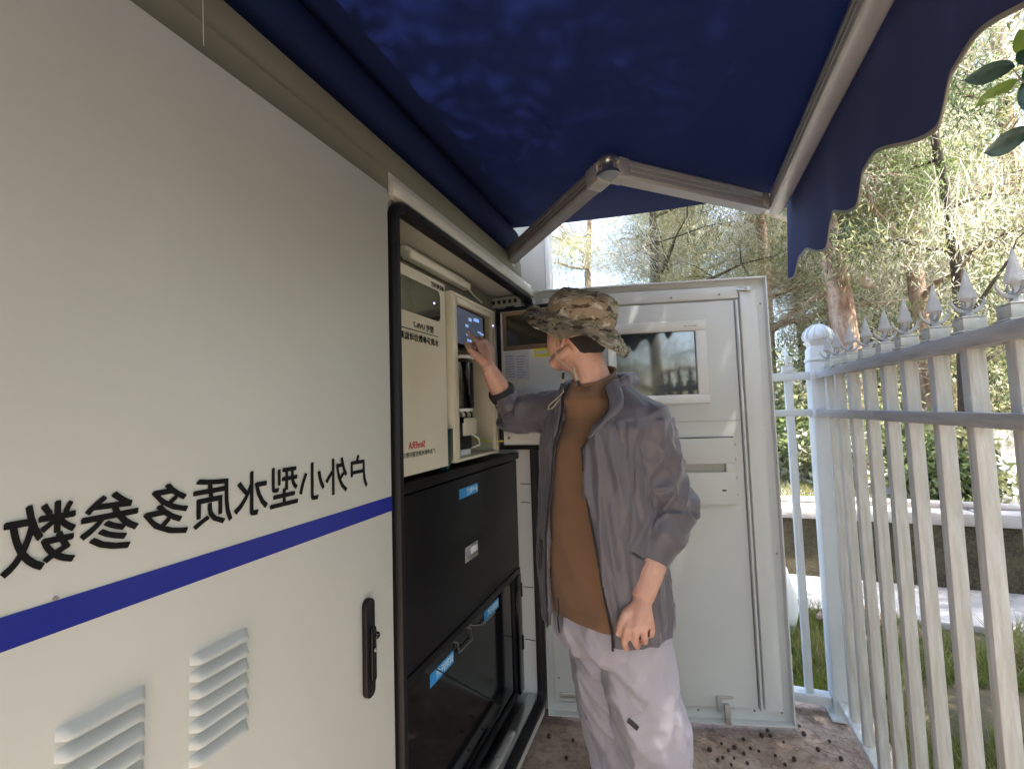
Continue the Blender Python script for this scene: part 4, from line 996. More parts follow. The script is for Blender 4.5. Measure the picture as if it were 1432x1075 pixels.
def remeshed(mb, voxel, smooth_it=6, factor=.5, extra=None):
    """join overlapping closed pieces into one skin; returns vertex array and faces"""
    me = bpy.data.meshes.new('tmp'); me.from_pydata(mb.v, [], mb.f)
    bm = bmesh.new(); bm.from_mesh(me); bmesh.ops.recalc_face_normals(bm, faces=bm.faces); bm.to_mesh(me); bm.free()
    o = bpy.data.objects.new('tmp', me); COL.objects.link(o)
    r = o.modifiers.new('r', 'REMESH'); r.mode = 'VOXEL'; r.voxel_size = voxel; r.use_smooth_shade = True
    if smooth_it:
        s_ = o.modifiers.new('s', 'SMOOTH'); s_.iterations = smooth_it; s_.factor = factor
    bpy.context.view_layer.update()
    e = bpy.data.meshes.new_from_object(o.evaluated_get(bpy.context.evaluated_depsgraph_get()))
    bpy.data.objects.remove(o); bpy.data.meshes.remove(me)
    return e
def finish(me, name, mt, parent, disp=None, mt2=None, sel=None, post=2):
    """move every vertex along its normal by disp(co), then link"""
    if disp:
        N_ = len(me.vertices); co = np.empty(N_ * 3, np.float32); me.vertices.foreach_get('co', co); co = co.reshape(-1, 3)
        no = np.array([v.normal[:] for v in me.vertices], np.float32)
        d = np.array([disp(Vector(c.tolist())) for c in co], np.float32)
        co = co + no * d[:, None]
        me.vertices.foreach_set('co', co.ravel())
    N_ = len(me.vertices); co = np.empty(N_ * 3, np.float32); me.vertices.foreach_get('co', co)
    co = (co.reshape(-1, 3) - np.array(PL, np.float32)); me.vertices.foreach_set('co', co.ravel())
    me.name = name; me.materials.clear(); me.materials.append(mt)
    if mt2 is not None:
        me.materials.append(mt2)
        for p in me.polygons:
            if sel(Vector(p.center) + PL): p.material_index = 1
    for p in me.polygons: p.use_smooth = True
    me.update()
    return link(name, me, parent, PL)
def nz(p, s, o=0.0): return noise.noise(Vector((p[0] * s[0] + o, p[1] * s[1] + o * .7, p[2] * s[2] - o)))
def crease(v, k=1.0): return 1 - min(1, abs(v) * k * 2.2)      # sharp ridge where the noise crosses zero
def seg_param(p, chain):
    """nearest point on a polyline: (arc length, distance, direction)"""
    best = None; s0 = 0
    for a, b in zip(chain[:-1], chain[1:]):
        d = b - a; L = d.length; t = max(0, min(1, (p - a).dot(d) / (L * L))); q = a + d * t; dist = (p - q).length
        if best is None or dist < best[1]: best = (s0 + t * L, dist, d / L, q)
        s0 += L
    return best

# ---- joints
tL = img_dir((.76, 0, -.65)); tL.z = 0; tL.normalize(); tF = tL.cross(UP).normalized()          # torso left and forward
neck = at(832, 541, 1.37); chest = at(838, 622, 1.37); waist = at(836, 740, 1.36); hip = at(846, 840, 1.37)
SL, EL, WL = at(903, 588, 1.27), at(930, 712, 1.29), at(898, 836, 1.18)
SR, ER, WR = at(792, 576, 1.45), at(717, 577, 1.57), at(683, 514, 1.50)
HC = at(806, 468, 1.37)                                        # head centre
hF = img_dir((-.72, 0.02, .69)); hU = (UP + hF * .05).normalized(); hU = (hU - hF * hU.dot(hF)).normalized(); hL = hU.cross(hF)

# ---- body: one continuous skin
bd = MB()
# head
NU, NV = 48, 40
def head_pt(u, v):
    th = math.pi * v / NV; ph = 2 * math.pi * u / NU
    x = math.sin(th) * math.cos(ph); y = math.sin(th) * math.sin(ph); z = math.cos(th)      # x forward, y left, z up
    X, Y, Z = x * .098, y * .076, z * .118
    if z < 0:
        k = -z
        Y *= 1 - .22 * k * k - .05 * k; 
        if x > 0: X *= 1 + .16 * k
        else: X *= 1 - .42 * k * k
    if x > .3:
        X -= .012 * max(0, 1 - abs(z - .12) / .16) * max(0, 1 - abs(abs(y) - .38) / .22) * 1.1      # eye sockets
        X += .007 * max(0, 1 - abs(z - .30) / .12) * max(0, 1 - abs(y) / .7)                    # brow
        nn = max(0, 1 - abs(y) / .20) * (max(0, 1 - abs(z + .16) / .11) + .55 * max(0, 1 - abs(z - .0) / .22))
        X += .014 * min(1.15, nn)
        X += .003 * max(0, 1 - abs(z + .44) / .10) * max(0, 1 - abs(y) / .34) - .003 * max(0, 1 - abs(z + .445) / .025) * max(0, 1 - abs(y) / .3)
        X += .008 * max(0, 1 - abs(z + .74) / .16) * max(0, 1 - abs(y) / .40)
    Y += .008 * (1 if y > 0 else -1) * max(0, 1 - abs(z + .35) / .40) * max(0, 1 - abs(x - .55) / .45) * min(1, abs(y) * 2)
    Y += .004 * (1 if y > 0 else -1) * max(0, 1 - abs(z + .05) / .25) * max(0, 1 - abs(x - .45) / .4) * abs(y)
    return HC + hF * X + hL * Y + hU * Z
vs = [head_pt(u, v) for v in range(NV + 1) for u in range(NU)]
bd.add(vs, [(v * NU + u, v * NU + (u + 1) % NU, (v + 1) * NU + (u + 1) % NU, (v + 1) * NU + u) for v in range(NV) for u in range(NU)])
# jaw, ears, neck
bd.tube([HC + hU * z_ + hL * s_ + hF * f_ for s_, f_, z_ in ((.060, -.028, -.045), (.055, .02, -.070), (.034, .060, -.086), (0, .072, -.090), (-.034, .060, -.086), (-.055, .02, -.070), (-.060, -.028, -.045))], [.016, .018, .018, .019, .018, .018, .016], 12)
for sg in (-1, 1):
    e0 = HC + hL * sg * .080 + hF * -.010 + hU * -.012
    ring = [e0 + hF * (-.012 * math.cos(a) * 1.15 - .004) + hU * (.030 * math.sin(a)) + hL * sg * (.012 + .008 * math.cos(a)) for a in [math.radians(q) for q in range(-150, 151, 25)]]
    bd.tube(ring, .0062, 8)
    bd.obox(e0 + hF * -.006 + hL * sg * .002, (hF + hL * -.35 * sg).normalized(), hU, hL, .012, .022, .005)
    bd.tube([e0 + hU * -.026 + hL * sg * .006, e0 + hU * -.034 + hF * .002 + hL * sg * .002], .0065, 8)
nb = HC + hU * -.05 + hF * -.022
bd.tube([nb, nb.lerp(neck, .35), nb.lerp(neck, .7), neck, neck + UP * -.05], [.056, .055, .056, .060, .070], 20)
# torso and legs (under the clothes)
def ring(c, l, f, W_, D_, n_=28, p=2.3):
    out = []
    for k in range(n_):
        t = 2 * math.pi * k / n_; ct, st = math.cos(t), math.sin(t)
        out.append(c + f * D_ * (abs(ct) ** (2 / p)) * (1 if ct > 0 else -1) + l * W_ * (abs(st) ** (2 / p)) * (1 if st > 0 else -1))
    return out
def loft(mb, rings, m=0, cap=True):
    n_ = len(rings[0]); o = len(mb.v)
    for r in rings: mb.v += [tuple(p) for p in r]
    for i in range(len(rings) - 1):
        for k in range(n_):
            mb.f.append((o + i * n_ + k, o + i * n_ + (k + 1) % n_, o + (i + 1) * n_ + (k + 1) % n_, o + (i + 1) * n_ + k)); mb.m.append(m)
    if cap:
        mb.f.append(tuple(o + k for k in reversed(range(n_)))); mb.m.append(m)
        mb.f.append(tuple(o + (len(rings) - 1) * n_ + k for k in range(n_))); mb.m.append(m)
sh_c = (SL + SR) / 2; sh_c.z += .01
loft(bd, [ring(neck + UP * .0, tL, tF, .07, .06), ring(sh_c + UP * .02, tL, tF, .135, .075), ring(sh_c + UP * -.04, tL, tF, .150, .090), ring(chest, tL, tF, .140, .095), ring(waist, tL, tF, .125, .09), ring(hip, tL, tF, .14, .10), ring(hip + UP * -.08, tL, tF, .13, .09)])
bd.tube([SL, SL.lerp(EL, .5), EL, EL.lerp(WL, .35), EL.lerp(WL, .7), WL], [.048, .042, .038, .044, .041, .0300], 16)
bd.tube([SR, SR.lerp(ER, .5), ER, ER.lerp(WR, .35), ER.lerp(WR, .75), WR], [.050, .045, .038, .041, .033, .0255], 16)
LH, LK, LA = at(880, 850, 1.33), at(902, 985, 1.29), at(940, 1160, 1.32)
RH, RK, RA = at(828, 850, 1.44), at(850, 990, 1.42), at(892, 1148, 1.42)
for A_, B_, C2 in ((LH, LK, LA), (RH, RK, RA)):
    fz = Vector((C2.x, C2.y, .13))
    bd.tube([A_ + UP * .05, A_.lerp(B_, .5), B_, B_.lerp(C2, .4), C2, fz], [.075, .068, .052, .050, .036, .036], 14)
    bd.tube([fz, fz + tF * .09 + UP * -.02, fz + tF * .16 + UP * -.03], [.036, .034, .022], 10)
# hands
def hand(mb, wr, mets, fingers, thumb, r0=.024, nails=None):
    for k, (kn, rk) in enumerate(mets):
        mb.tube([wr, wr.lerp(kn, .5), kn], [r0 * .85, .0150, rk], 12)
    for (a, ra), (b, rb) in zip(mets[:-1], mets[1:]): mb.tube([wr.lerp(a, .75), wr.lerp(b, .75)], .0125, 10); mb.tube([a, b], .0095, 10)
    for pts, rs in fingers: mb.tube(pts, rs, 12)
    for pts, rs in thumb: mb.tube(pts, rs, 12)
A = at
kL = [(A(877, 877, 1.150), .0105), (A(889, 880, 1.140), .0108), (A(901, 877, 1.145), .0100), (A(911, 871, 1.155), .0090)]
fL = [([kL[0][0], A(873, 899, 1.155), A(876, 906, 1.178), A(882, 899, 1.195)], [.0105, .0100, .0090, .0078]),
      ([kL[1][0], A(888, 897, 1.148), A(891, 903, 1.172), A(894, 895, 1.190)], [.0108, .0100, .0092, .0080]),
      ([kL[2][0], A(901, 892, 1.152), A(902, 897, 1.174), A(903, 889, 1.190)], [.0100, .0094, .0088, .0076]),
      ([kL[3][0], A(912, 883, 1.160), A(911, 888, 1.178), A(909, 881, 1.190)], [.0090, .0084, .0078, .0068])]
tLh = [([A(892, 845, 1.175), A(876, 858, 1.165), A(868, 872, 1.162), A(864.5, 888, 1.168)], [.018, .0150, .0112, .0088])]
bd.tube([EL.lerp(WL, .85), WL, WL.lerp(kL[1][0], .5), WL.lerp(kL[1][0], .85)], [.031, .0275, .024, .016], 14, flat=.85)
hand(bd, WL, kL, fL, tLh, .0275)
kR = [(A(669, 481, 1.535), .0102), (A(675, 478, 1.555), .0102), (A(682, 480, 1.57), .0098), (A(688, 485, 1.58), .0088)]
fR = [([kR[0][0], A(661, 472, 1.558), A(655.5, 466.5, 1.570), A(652.5, 463.3, 1.574)], [.0094, .0082, .0072, .0058]),
      ([kR[1][0], A(665, 472, 1.585), A(661, 481, 1.580), A(666, 487, 1.562)], [.0100, .0092, .0086, .0074]),
      ([kR[2][0], A(673, 473, 1.602), A(668, 482, 1.596), A(672, 488, 1.578)], [.0096, .0088, .0080, .0070]),
      ([kR[3][0], A(681, 478, 1.605), A(676, 486, 1.600), A(680, 491, 1.585)], [.0086, .0080, .0074, .0064])]
tRh = [([A(680, 508, 1.50), A(670, 501, 1.497), A(657, 489, 1.503), A(651.5, 479, 1.52)], [.017, .0140, .0108, .0082])]
bd.tube([ER.lerp(WR, .85), WR, WR.lerp(kR[1][0], .45), WR.lerp(kR[1][0], .8)], [.0275, .0255, .023, .016], 14, flat=.85)
hand(bd, WR, kR, fR, tRh, .0255)
me = remeshed(bd, .0034, 5, .5)
body_o = finish(me, 'body', M['skin'], PER)
# nails on the near thumb and the pointing finger
for c, d, n_ in ((A(864.5, 886, 1.160), tLh[0][0][3] - tLh[0][0][2], -img_dir((.2, 0, 1))),):
    d = d.normalized(); s_ = d.cross(n_).normalized(); MB().obox(c, d, s_, n_, .0055, .0045, .0008).build('nail', M['nail'], PER, bevel=.0006)
# eyes
for sg in (-1, 1):
    c = HC + hF * .083 + hL * sg * .031 + hU * .016
    MB().lathe(c + hF * -.013, [(.002, -.012), (.009, -.008), (.0115, 0), (.009, .008), (.002, .0118)], 14, ax=hF).build('eye', M['white'], PER, smooth=60)
    MB().tube([c + hU * .018 + hL * (sg * -.012) + hF * .006, c + hU * .022 + hF * .007, c + hU * .017 + hL * (sg * .016) + hF * .001], [.002, .0032, .0015], 6).build('eyebrow', M['hair'], PER, smooth=60)

# ---- hair: short, on the back and sides under the hat
vs = []; UH, VH = 40, 22
for v in range(VH + 1):
    for u in range(UH + 1):
        ph = math.radians(62 + (360 - 124) * u / UH)                   # from behind one temple round the back
        dg = abs(math.degrees(ph) - 180); low = -.62 + .62 * min(1, max(0, (dg - 38) / 50)) ** 1.3
        th = math.acos(.98 - (.98 - low) * v / VH)
        x = math.sin(th) * math.cos(ph); y = math.sin(th) * math.sin(ph); z = math.cos(th)
        X, Y, Z = x * .098, y * .076, z * .118
        if z < 0:
            k = -z; Y *= 1 - .22 * k * k - .05 * k
            if x < 0: X *= 1 - .42 * k * k
        nrm = Vector((x, y, z)); t = .0075 * min(1, (VH - v) / 4 + .1) + .0015 * noise.noise(Vector((x * 20, y * 20, z * 6)))
        vs.append(HC + hF * (X + x * t) + hL * (Y + y * t) + hU * (Z + z * t))
MB().add(vs, [(v * (UH + 1) + u, v * (UH + 1) + u + 1, (v + 1) * (UH + 1) + u + 1, (v + 1) * (UH + 1) + u) for v in range(VH) for u in range(UH)]).build('hair', M['hair'], PER, smooth=60)

# ---- T-shirt
def nrings(keys, n_, fn):
    out = []
    for i in range(n_):
        t = i / (n_ - 1) * (len(keys) - 1); k = min(int(t), len(keys) - 2); f_ = t - k; f_ = f_ * f_ * (3 - 2 * f_) * .5 + f_ * .5
        a, b = keys[k], keys[k + 1]; out.append(fn(a[0].lerp(b[0], f_), a[1] * (1 - f_) + b[1] * f_, a[2] * (1 - f_) + b[2] * f_))
    return out
ts = MB()
hem_t = A(812, 842, 1.34); 
keys = [(neck + UP * .034 + tF * .002, .064, .062), (neck + UP * .010 + tF * .006, .080, .078), (neck + UP * -.012 + tF * .006, .104, .090), (sh_c + UP * .015, .150, .095), (sh_c + UP * -.04, .170, .112), (chest, .168, .124), (chest.lerp(waist, .5), .162, .130), (waist, .160, .128), (hip + UP * .01, .176, .140), (hip + UP * -.030, .180, .144)]
def tilt_ring(c, w_, d_):
    r = ring(c, tL, tF, w_, d_, 72, 2.3); k = max(0, min(1, (c.z - (sh_c.z - .10)) / .13))
    hm_ = max(0, min(1, (hip.z + .04 - c.z) / .07))
    return [p - UP * (.030 * k * math.cos(2 * math.pi * i / 72)) + UP * hm_ * (.020 * math.sin(2 * math.pi * i / 72 + 2.6) + .006 * math.sin(2 * math.pi * i / 24)) for i, p in enumerate(r)]
loft(ts, nrings(keys, 70, tilt_ring), cap=False)
me = bpy.data.meshes.new('t'); me.from_pydata(ts.v, [], ts.f); me.update()
def tdisp(p):
    q = p - waist; l_ = q.dot(tL); h = p.z
    v = .011 * crease(nz((l_, 0, h), (9, 0, 2.2), 2.0), 1.5) + .012 * crease(nz((l_ + h * .55, 0, h), (7, 0, 4), 5.0), 1.5) + .007 * nz((l_, 0, h), (5, 0, 3), 9)
    return v - .012
fix = bmesh.new(); fix.from_mesh(me); bmesh.ops.recalc_face_normals(fix, faces=fix.faces)
if sum((f.normal.dot(f.calc_center_median() - waist.lerp(chest, .5)) for f in fix.faces)) < 0: bmesh.ops.reverse_faces(fix, faces=fix.faces)
fix.to_mesh(me); fix.free(); me.update()
shirt = finish(me, 'tshirt', M['tshirt'], PER, tdisp)
so_ = shirt.modifiers.new('thickness', 'SOLIDIFY'); so_.thickness = .003; so_.offset = -1
# collar rib
cr = ring(neck + UP * .034 + tF * .002, tL, tF, .0645, .0625, 40, 2.3)
MB().tube([p - UP * (.030 * math.cos(2 * math.pi * k / 40)) for k, p in enumerate(cr + [cr[0]])], .0042, 8).build('neck_rib', M['tshirt'], shirt, smooth=60)

# ---- jacket: shell with open front, sleeves, cuffs and hood, grown into one skin
jk = MB()
def jring(c, W_, D_, a0, a1, n_=56, p=2.25):
    """open ring from angle a0 (wearer's left front edge) round the back to a1 (right front edge)"""
    out = []
    for k in range(n_):
        t = math.radians(a0 + (a1 - a0) * k / (n_ - 1)); ct, st = math.cos(t), math.sin(t)
        out.append(c + tF * D_ * (abs(ct) ** (2 / p)) * (1 if ct > 0 else -1) + tL * W_ * (abs(st) ** (2 / p)) * (1 if st > 0 else -1))
    return out
jk_keys = [  # centre, half width, half depth, left opening angle, right opening angle
    (neck + UP * .018 + tF * -.012, .086, .086, 60, 316), (neck + UP * -.005 + tF * -.008, .112, .094, 38, 330), (sh_c + UP * .012, .178, .112, 24, 338), (sh_c + UP * -.04, .200, .132, 12, 341), (chest, .196, .142, 6, 341),
    (chest.lerp(waist, .5), .188, .150, 12, 338), (waist, .190, .158, 22, 335), (waist.lerp(hip, .6), .200, .166, 25, 332), (hip + UP * -.010, .206, .168, 28, 331), (hip + UP * -.052, .206, .168, 28, 330)]
NR = 64; rs_ = []
for i in range(NR):
    t = i / (NR - 1) * (len(jk_keys) - 1); k = min(int(t), len(jk_keys) - 2); f_ = t - k; a, b = jk_keys[k], jk_keys[k + 1]
    L_ = lambda q: a[q] * (1 - f_) + b[q] * f_
    rs_.append(jring(a[0].lerp(b[0], f_), L_(1), L_(2), L_(3), L_(4)))
n_ = 56
def shell(mb, rings, th):
    n_ = len(rings[0]); R_ = len(rings); o = len(mb.v)
    cs = [sum(r, Vector()) / n_ for r in rings]
    for r, c in zip(rings, cs):
        for p in r: mb.v.append(tuple(p))
    for r, c in zip(rings, cs):
        for p in r:
            d = (p - c); d.z = 0; d.normalize(); mb.v.append(tuple(p - d * th))
    I = lambda s_, i, k: o + s_ * R_ * n_ + i * n_ + k
    for i in range(R_ - 1):
        for k in range(n_ - 1):
            mb.f.append((I(0, i, k), I(0, i, k + 1), I(0, i + 1, k + 1), I(0, i + 1, k))); mb.f.append((I(1, i, k), I(1, i + 1, k), I(1, i + 1, k + 1), I(1, i, k + 1))); mb.m += [0, 0]
        mb.f.append((I(0, i, 0), I(0, i + 1, 0), I(1, i + 1, 0), I(1, i, 0))); mb.f.append((I(0, i, n_ - 1), I(1, i, n_ - 1), I(1, i + 1, n_ - 1), I(0, i + 1, n_ - 1))); mb.m += [0, 0]
    for k in range(n_ - 1):
        mb.f.append((I(0, 0, k), I(1, 0, k), I(1, 0, k + 1), I(0, 0, k + 1))); mb.f.append((I(0, R_ - 1, k), I(0, R_ - 1, k + 1), I(1, R_ - 1, k + 1), I(1, R_ - 1, k))); mb.m += [0, 0]
shell(jk, rs_, .011)
# sleeves are hollow tubes near the cuff
CL = EL.lerp(WL, .60); CRt = ER.lerp(WR, .52)
slL = [SL + (SR - SL).normalized() * .055 + UP * .020, SL + UP * .004, SL.lerp(EL, .33) + tL * .004, SL.lerp(EL, .66) + tL * .004, EL + tL * .006, EL.lerp(WL, .28), EL.lerp(WL, .45), CL]
jk.tube(slL, [.060, .074, .078, .074, .075, .068, .059, .046], 28)
slR = [SR + (SL - SR).normalized() * .055 + UP * .015, SR, SR.lerp(ER, .35), SR.lerp(ER, .7), ER + UP * -.002, ER.lerp(WR, .28), CRt]
jk.tube(slR, [.060, .076, .072, .063, .057, .049, .043], 28)
# hood lying down the back and collar roll
hp = []
for k in range(15):
    a = math.radians(50 + 262 * k / 14); r = .098 + .022 * max(0, -math.cos(a)) + .0 * k
    hp.append(neck + UP * (.014 - .020 * max(0, math.cos(a)) * 2 + .008 * max(0, -math.cos(a))) + tF * r * math.cos(a) * 1.02 + tL * r * math.sin(a) * 1.05)
jk.tube(hp, [.006, .010, .014, .018, .021, .023, .025, .026, .025, .023, .021, .018, .014, .010, .006], 14)
hb = []
for k in range(9):
    a = math.radians(98 + 164 * k / 8); hb.append(neck + UP * (-.034 - .040 * max(0, -math.cos(a))) + tF * (.132 * math.cos(a) - .010) + tL * .118 * math.sin(a))
jk.tube(hb, [.012, .024, .034, .040, .044, .040, .034, .024, .012], 14)
# lapel, turned out, on the near side
lp = [neck + UP * .02 + tL * .088 + tF * .02, neck + UP * -.04 + tL * .084 + tF * .085, neck + UP * -.10 + tL * .066 + tF * .122, neck + UP * -.15 + tL * .052 + tF * .136]
me = remeshed(jk, .0048, 3, .5)
chL = [SL + UP * .03, EL, CL]; chR = [SR + UP * .02, ER, CRt]
lenL = (SL - EL).length; lenR = (SR - ER).length
def jdisp(p):
    sL_ = seg_param(p, chL); sR_ = seg_param(p, chR)
    q = p - waist; l_ = q.dot(tL); f2 = q.dot(tF); h = p.z
    ang = math.atan2(l_, f2 + .02)
    # body: long vertical drapes, plus pulls from the near armpit
    vb = .016 * crease(nz((ang, h, 0), (3.0, 1.1, 0), 1.3), 1.2) + .008 * crease(nz((ang + h * .9, h, 0), (4.5, 2.2, 0), 4.1), 1.5) + .0015 * crease(nz((ang - h * 1.5, h, 0), (11, 6, 0), 6.1), 1.2) + .010 * nz((ang, h, 0), (1.8, 2.2, 0), 7.7) - .013
    if l_ < 0: vb *= .55
    if h < hip.z: vb *= max(.35, 1 - (hip.z - h) / .05)
    if h > sh_c.z - .02: vb *= .22
    out = vb; 
    for (s_, ch, ln, sd) in ((sL_, chL, lenL, 0), (sR_, chR, lenR, 31)):
        beyond = (p - ch[-1]).dot((ch[-1] - ch[-2]).normalized())
        if s_[1] < .10 and beyond < .012:
            w2 = min(1, max(0, (s_[0] - .03) / .07)) * min(1, max(0, (.10 - s_[1]) / .018))
            d = s_[2]; rad = p - s_[3]; side = d.cross(UP).normalized(); up2 = side.cross(d)
            a_ = math.atan2(rad.dot(up2), rad.dot(side)); sl = s_[0]
            near = math.exp(-((sl - ln) / .07) ** 2); cuf = 1 if sl > ln + .04 else .0
            twist = sl * (26 + 10 * near) + 1.3 * math.sin(a_ + .6) + .7 * math.sin(2 * a_)
            v = (.008 + .016 * near + .012 * cuf) * crease(nz((twist * .30, math.cos(a_) * .6, math.sin(a_) * .6), (1, 1, 1), 3.3 + sd), 1.35) \
                + .006 * crease(nz((sl * 24 + math.cos(a_ + 1) * 1.6, math.cos(a_), math.sin(a_)), (.6, 1.1, 1.1), 8.1 + sd), 1.5) + .0010 * crease(nz((sl * 60, math.cos(a_) * 3, math.sin(a_) * 3), (.6, 1, 1), 9.7 + sd), 1.3) + .008 * nz((sl * 8, math.cos(a_), math.sin(a_)), (1, .7, .7), 12 + sd) - .010
            tot = ln + (ch[2] - ch[1]).length
            v *= min(1, max(0, (tot - .006 - sl) / .03))
            out = out * (1 - w2) + v * w2
    return out
jacket = finish(me, 'jacket', M['jacket'], PER, jdisp)
for sd_, nm in ((0, 'lapel'), (-1, 'lapel')):
    vs = []; rows = rs_[1:25]
    for i, r in enumerate(rows):
        t = i / (len(rows) - 1); wd = .050 * math.sin(math.pi * min(1, t * .55 + .40)) * (1 - t * .35) * (1 if t < .97 else .4)
        p0 = r[sd_]; q0 = r[6 if sd_ == 0 else -7]; c_ = sum(r, Vector()) / len(r); o_ = p0 - c_; o_.z = 0; o_.normalize(); o2 = q0 - c_; o2.z = 0; o2.normalize(); d_ = (q0 - p0).normalized()
        for k in range(6):
            s_ = k / 5; n2 = (o_ * (1 - s_) + o2 * s_).normalized()
            vs.append(p0 + d_ * wd * s_ + n2 * (.013 + .006 * math.sin(math.pi * s_) - .004 * s_) - d_ * .004)
    lpo = MB().add(vs, [(i * 6 + k, i * 6 + k + 1, (i + 1) * 6 + k + 1, (i + 1) * 6 + k) for i in range(len(rows) - 1) for k in range(5)]).build(nm, M['jacket'], jacket, smooth=70)
    q_ = lpo.modifiers.new('thickness', 'SOLIDIFY'); q_.thickness = .003
# cuffs
for (a, b, r, nm) in ((CL, WL, .0460, 'L'), (CRt, WR, .0455, 'R')):
    d = (b - a).normalized(); a = a - d * .008
    ln_ = .014 if nm == 'L' else .022
    MB().tube([a - d * ln_, a - d * .004, a + d * .006, a + d * .014], [r, r * 1.05, r * 1.02, r * .93], 28, cap=False).build('cuff', M['jacket' if nm == 'L' else 'cuff'], jacket, smooth=60)
# front edge piping and zip teeth along the near front edge
edge = [r[0] for r in rs_[6:]]
MB().tube([p + tF * .004 for p in edge], .0030, 6).build('zip_tape', M['cuff'], jacket, smooth=60)
edge2 = [r[-1] for r in rs_[6:]]
MB().tube([p + tF * .004 for p in edge2], .0030, 6).build('zip_tape', M['cuff'], jacket, smooth=60)
hemr = rs_[-1]
# cord lock and zip pulls
MB().tube([A(787, 524, 1.30), A(786, 534, 1.295), A(788, 548, 1.285), A(780, 556, 1.28), A(768, 566, 1.275), A(766, 572, 1.275), A(772, 571, 1.275), A(783, 558, 1.275)], .0016, 6).build('hood_cord', M['cord'], jacket, smooth=60)
MB().tube([A(788, 521, 1.30), A(787, 530, 1.298)], .0042, 8).build('cord_lock', M['cordblack'], jacket, smooth=60)
MB().tube([A(786, 536, 1.29), A(785, 545, 1.288)], .0042, 8).build('cord_lock', M['cordblack'], jacket, smooth=60)
MB().tube([A(757, 756, 1.33), A(756, 775, 1.33), A(755, 795, 1.33)], [.005, .0035, .004], 8).build('zip_pull', M['cordblack'], jacket, smooth=60)
MB().lathe(A(790, 575, 1.245), [(.003, 0), (.005, .001), (.005, .002), (.003, .003)], 12, ax=tF).build('snap_button', M['cordblack'], jacket, smooth=40)

# ---- trousers
tp = MB()
loft(tp, [ring(hip + UP * .085, tL, tF, .135, .098), ring(hip + UP * .03, tL, tF, .146, .108), ring(hip + UP * -.03, tL, tF, .158, .118), ring(hip + UP * -.09, tL, tF, .160, .120), ring(hip + UP * -.13, tL, tF, .145, .105)])
def leg(A_, B_, C2, r):
    q = [A_ + UP * .02, A_ + UP * -.05, A_.lerp(B_, .5), B_, B_.lerp(C2, .35), B_.lerp(C2, .7), C2, C2 + UP * -.045]
    tp.tube(q, r, 28)
leg(LH, LK, LA, [.080, .104, .104, .096, .092, .086, .078, .068]); leg(RH, RK, RA, [.078, .100, .098, .090, .086, .080, .074, .066])
me = remeshed(tp, .0056, 4, .5)
def pdisp(p):
    q = p - hip; l_ = q.dot(tL); f2 = q.dot(tF); h = p.z
    a_ = math.atan2(l_, f2)
    kn = math.exp(-((h - LK.z) / .10) ** 2)
    v = .020 * crease(nz((l_ * 6 + f2 * 3 + h * 2.2, h, 0), (1.2, 1.6, 0), 21.0), 1.3) + .011 * crease(nz((l_ + f2 * .4 + h * .5, h, 0), (12, 6, 0), 25), 1.4) + .003 * crease(nz((l_, f2, h), (24, 24, 18), 27), 1.2) + .009 * nz((l_, f2, h), (5, 5, 4), 3) + kn * .008 * crease(nz((l_ * 5, f2 * 5, h * 16), (1, 1, 1), 29))
    return v - .014
trous = finish(me, 'trousers', M['trouser'], PER, pdisp)
bv = BVHTree.FromPolygons([tuple(v.co + PL) for v in trous.data.vertices], [tuple(p.vertices) for p in trous.data.polygons])
def onto(x, y, lift=.0012, bvh=None):
    d = Vector(RX * (x - CX) + RD * (y - CY) + RF * F_PX).normalized(); h = (bvh or bv).ray_cast(Vector(CAM), d)
    return (h[0] + h[1] * lift * (1 if h[1].dot(d) < 0 else -1)) if h[0] else None
def seam(pix, r=.0008, nm='seam', m_='seam'):
    pts = []
    for (a, b) in zip(pix[:-1], pix[1:]):
        for k in range(6):
            t = k / 6; p = onto(a[0] * (1 - t) + b[0] * t, a[1] * (1 - t) + b[1] * t, .0004)
            if p: pts.append(p)
    if len(pts) > 2: return MB().tube(pts, r, 5).build(nm, M[m_], trous, smooth=60)
seam([(880, 905), (878, 950), (884, 985), (900, 1000)]); seam([(834, 963), (850, 985), (878, 1003), (900, 995), (908, 978)])
p = onto(885, 1012, .002); p2 = onto(892, 1018, .002)
if p and p2:
    d = (p2 - p).normalized(); nn = -img_dir((0, 0, 1)); s_ = d.cross(nn).normalized(); MB().obox(p, d, s_, s_.cross(d), .016, .0065, .0015).build('cloth_tag', M['cordblack'], trous, bevel=.0008)
MB().tube([A(780, 836, 1.285), A(781, 850, 1.283), A(780, 866, 1.283), A(782, 884, 1.283)], .0022, 6).build('drawstring', M['cordblack'], trous, smooth=60)

# ---- shoes
for C2 in (LA, RA):
    b = Vector((C2.x, C2.y, .08)) - tF * .05
    s_ = MB(); prof = []
    for t, hw, hh in ((-.045, .030, .060), (-.02, .038, .085), (.05, .040, .085), (.11, .045, .062), (.17, .048, .050), (.22, .038, .040), (.245, .015, .030)):
        c = b + tF * t; prof.append([c + tL * hw * math.cos(a) + UP * (.022 + max(0, math.sin(a)) * hh * .9) for a in [2 * math.pi * k / 16 for k in range(16)]])
    loft(s_, prof); s_ = s_.build('shoe', M['shoe'], PER, smooth=50)
    q = MB(); q.prism([b + tF * t + tL * w2 + UP * .0005 for t, w2 in ((-.055, .02), (-.05, .036), (.04, .042), (.12, .050), (.18, .052), (.235, .036), (.255, 0), (.235, -.036), (.18, -.052), (.12, -.050), (.04, -.042), (-.05, -.036), (-.055, -.02))], (0, 0, .024))
    q.build('sole', M['sole'], s_, bevel=.004)

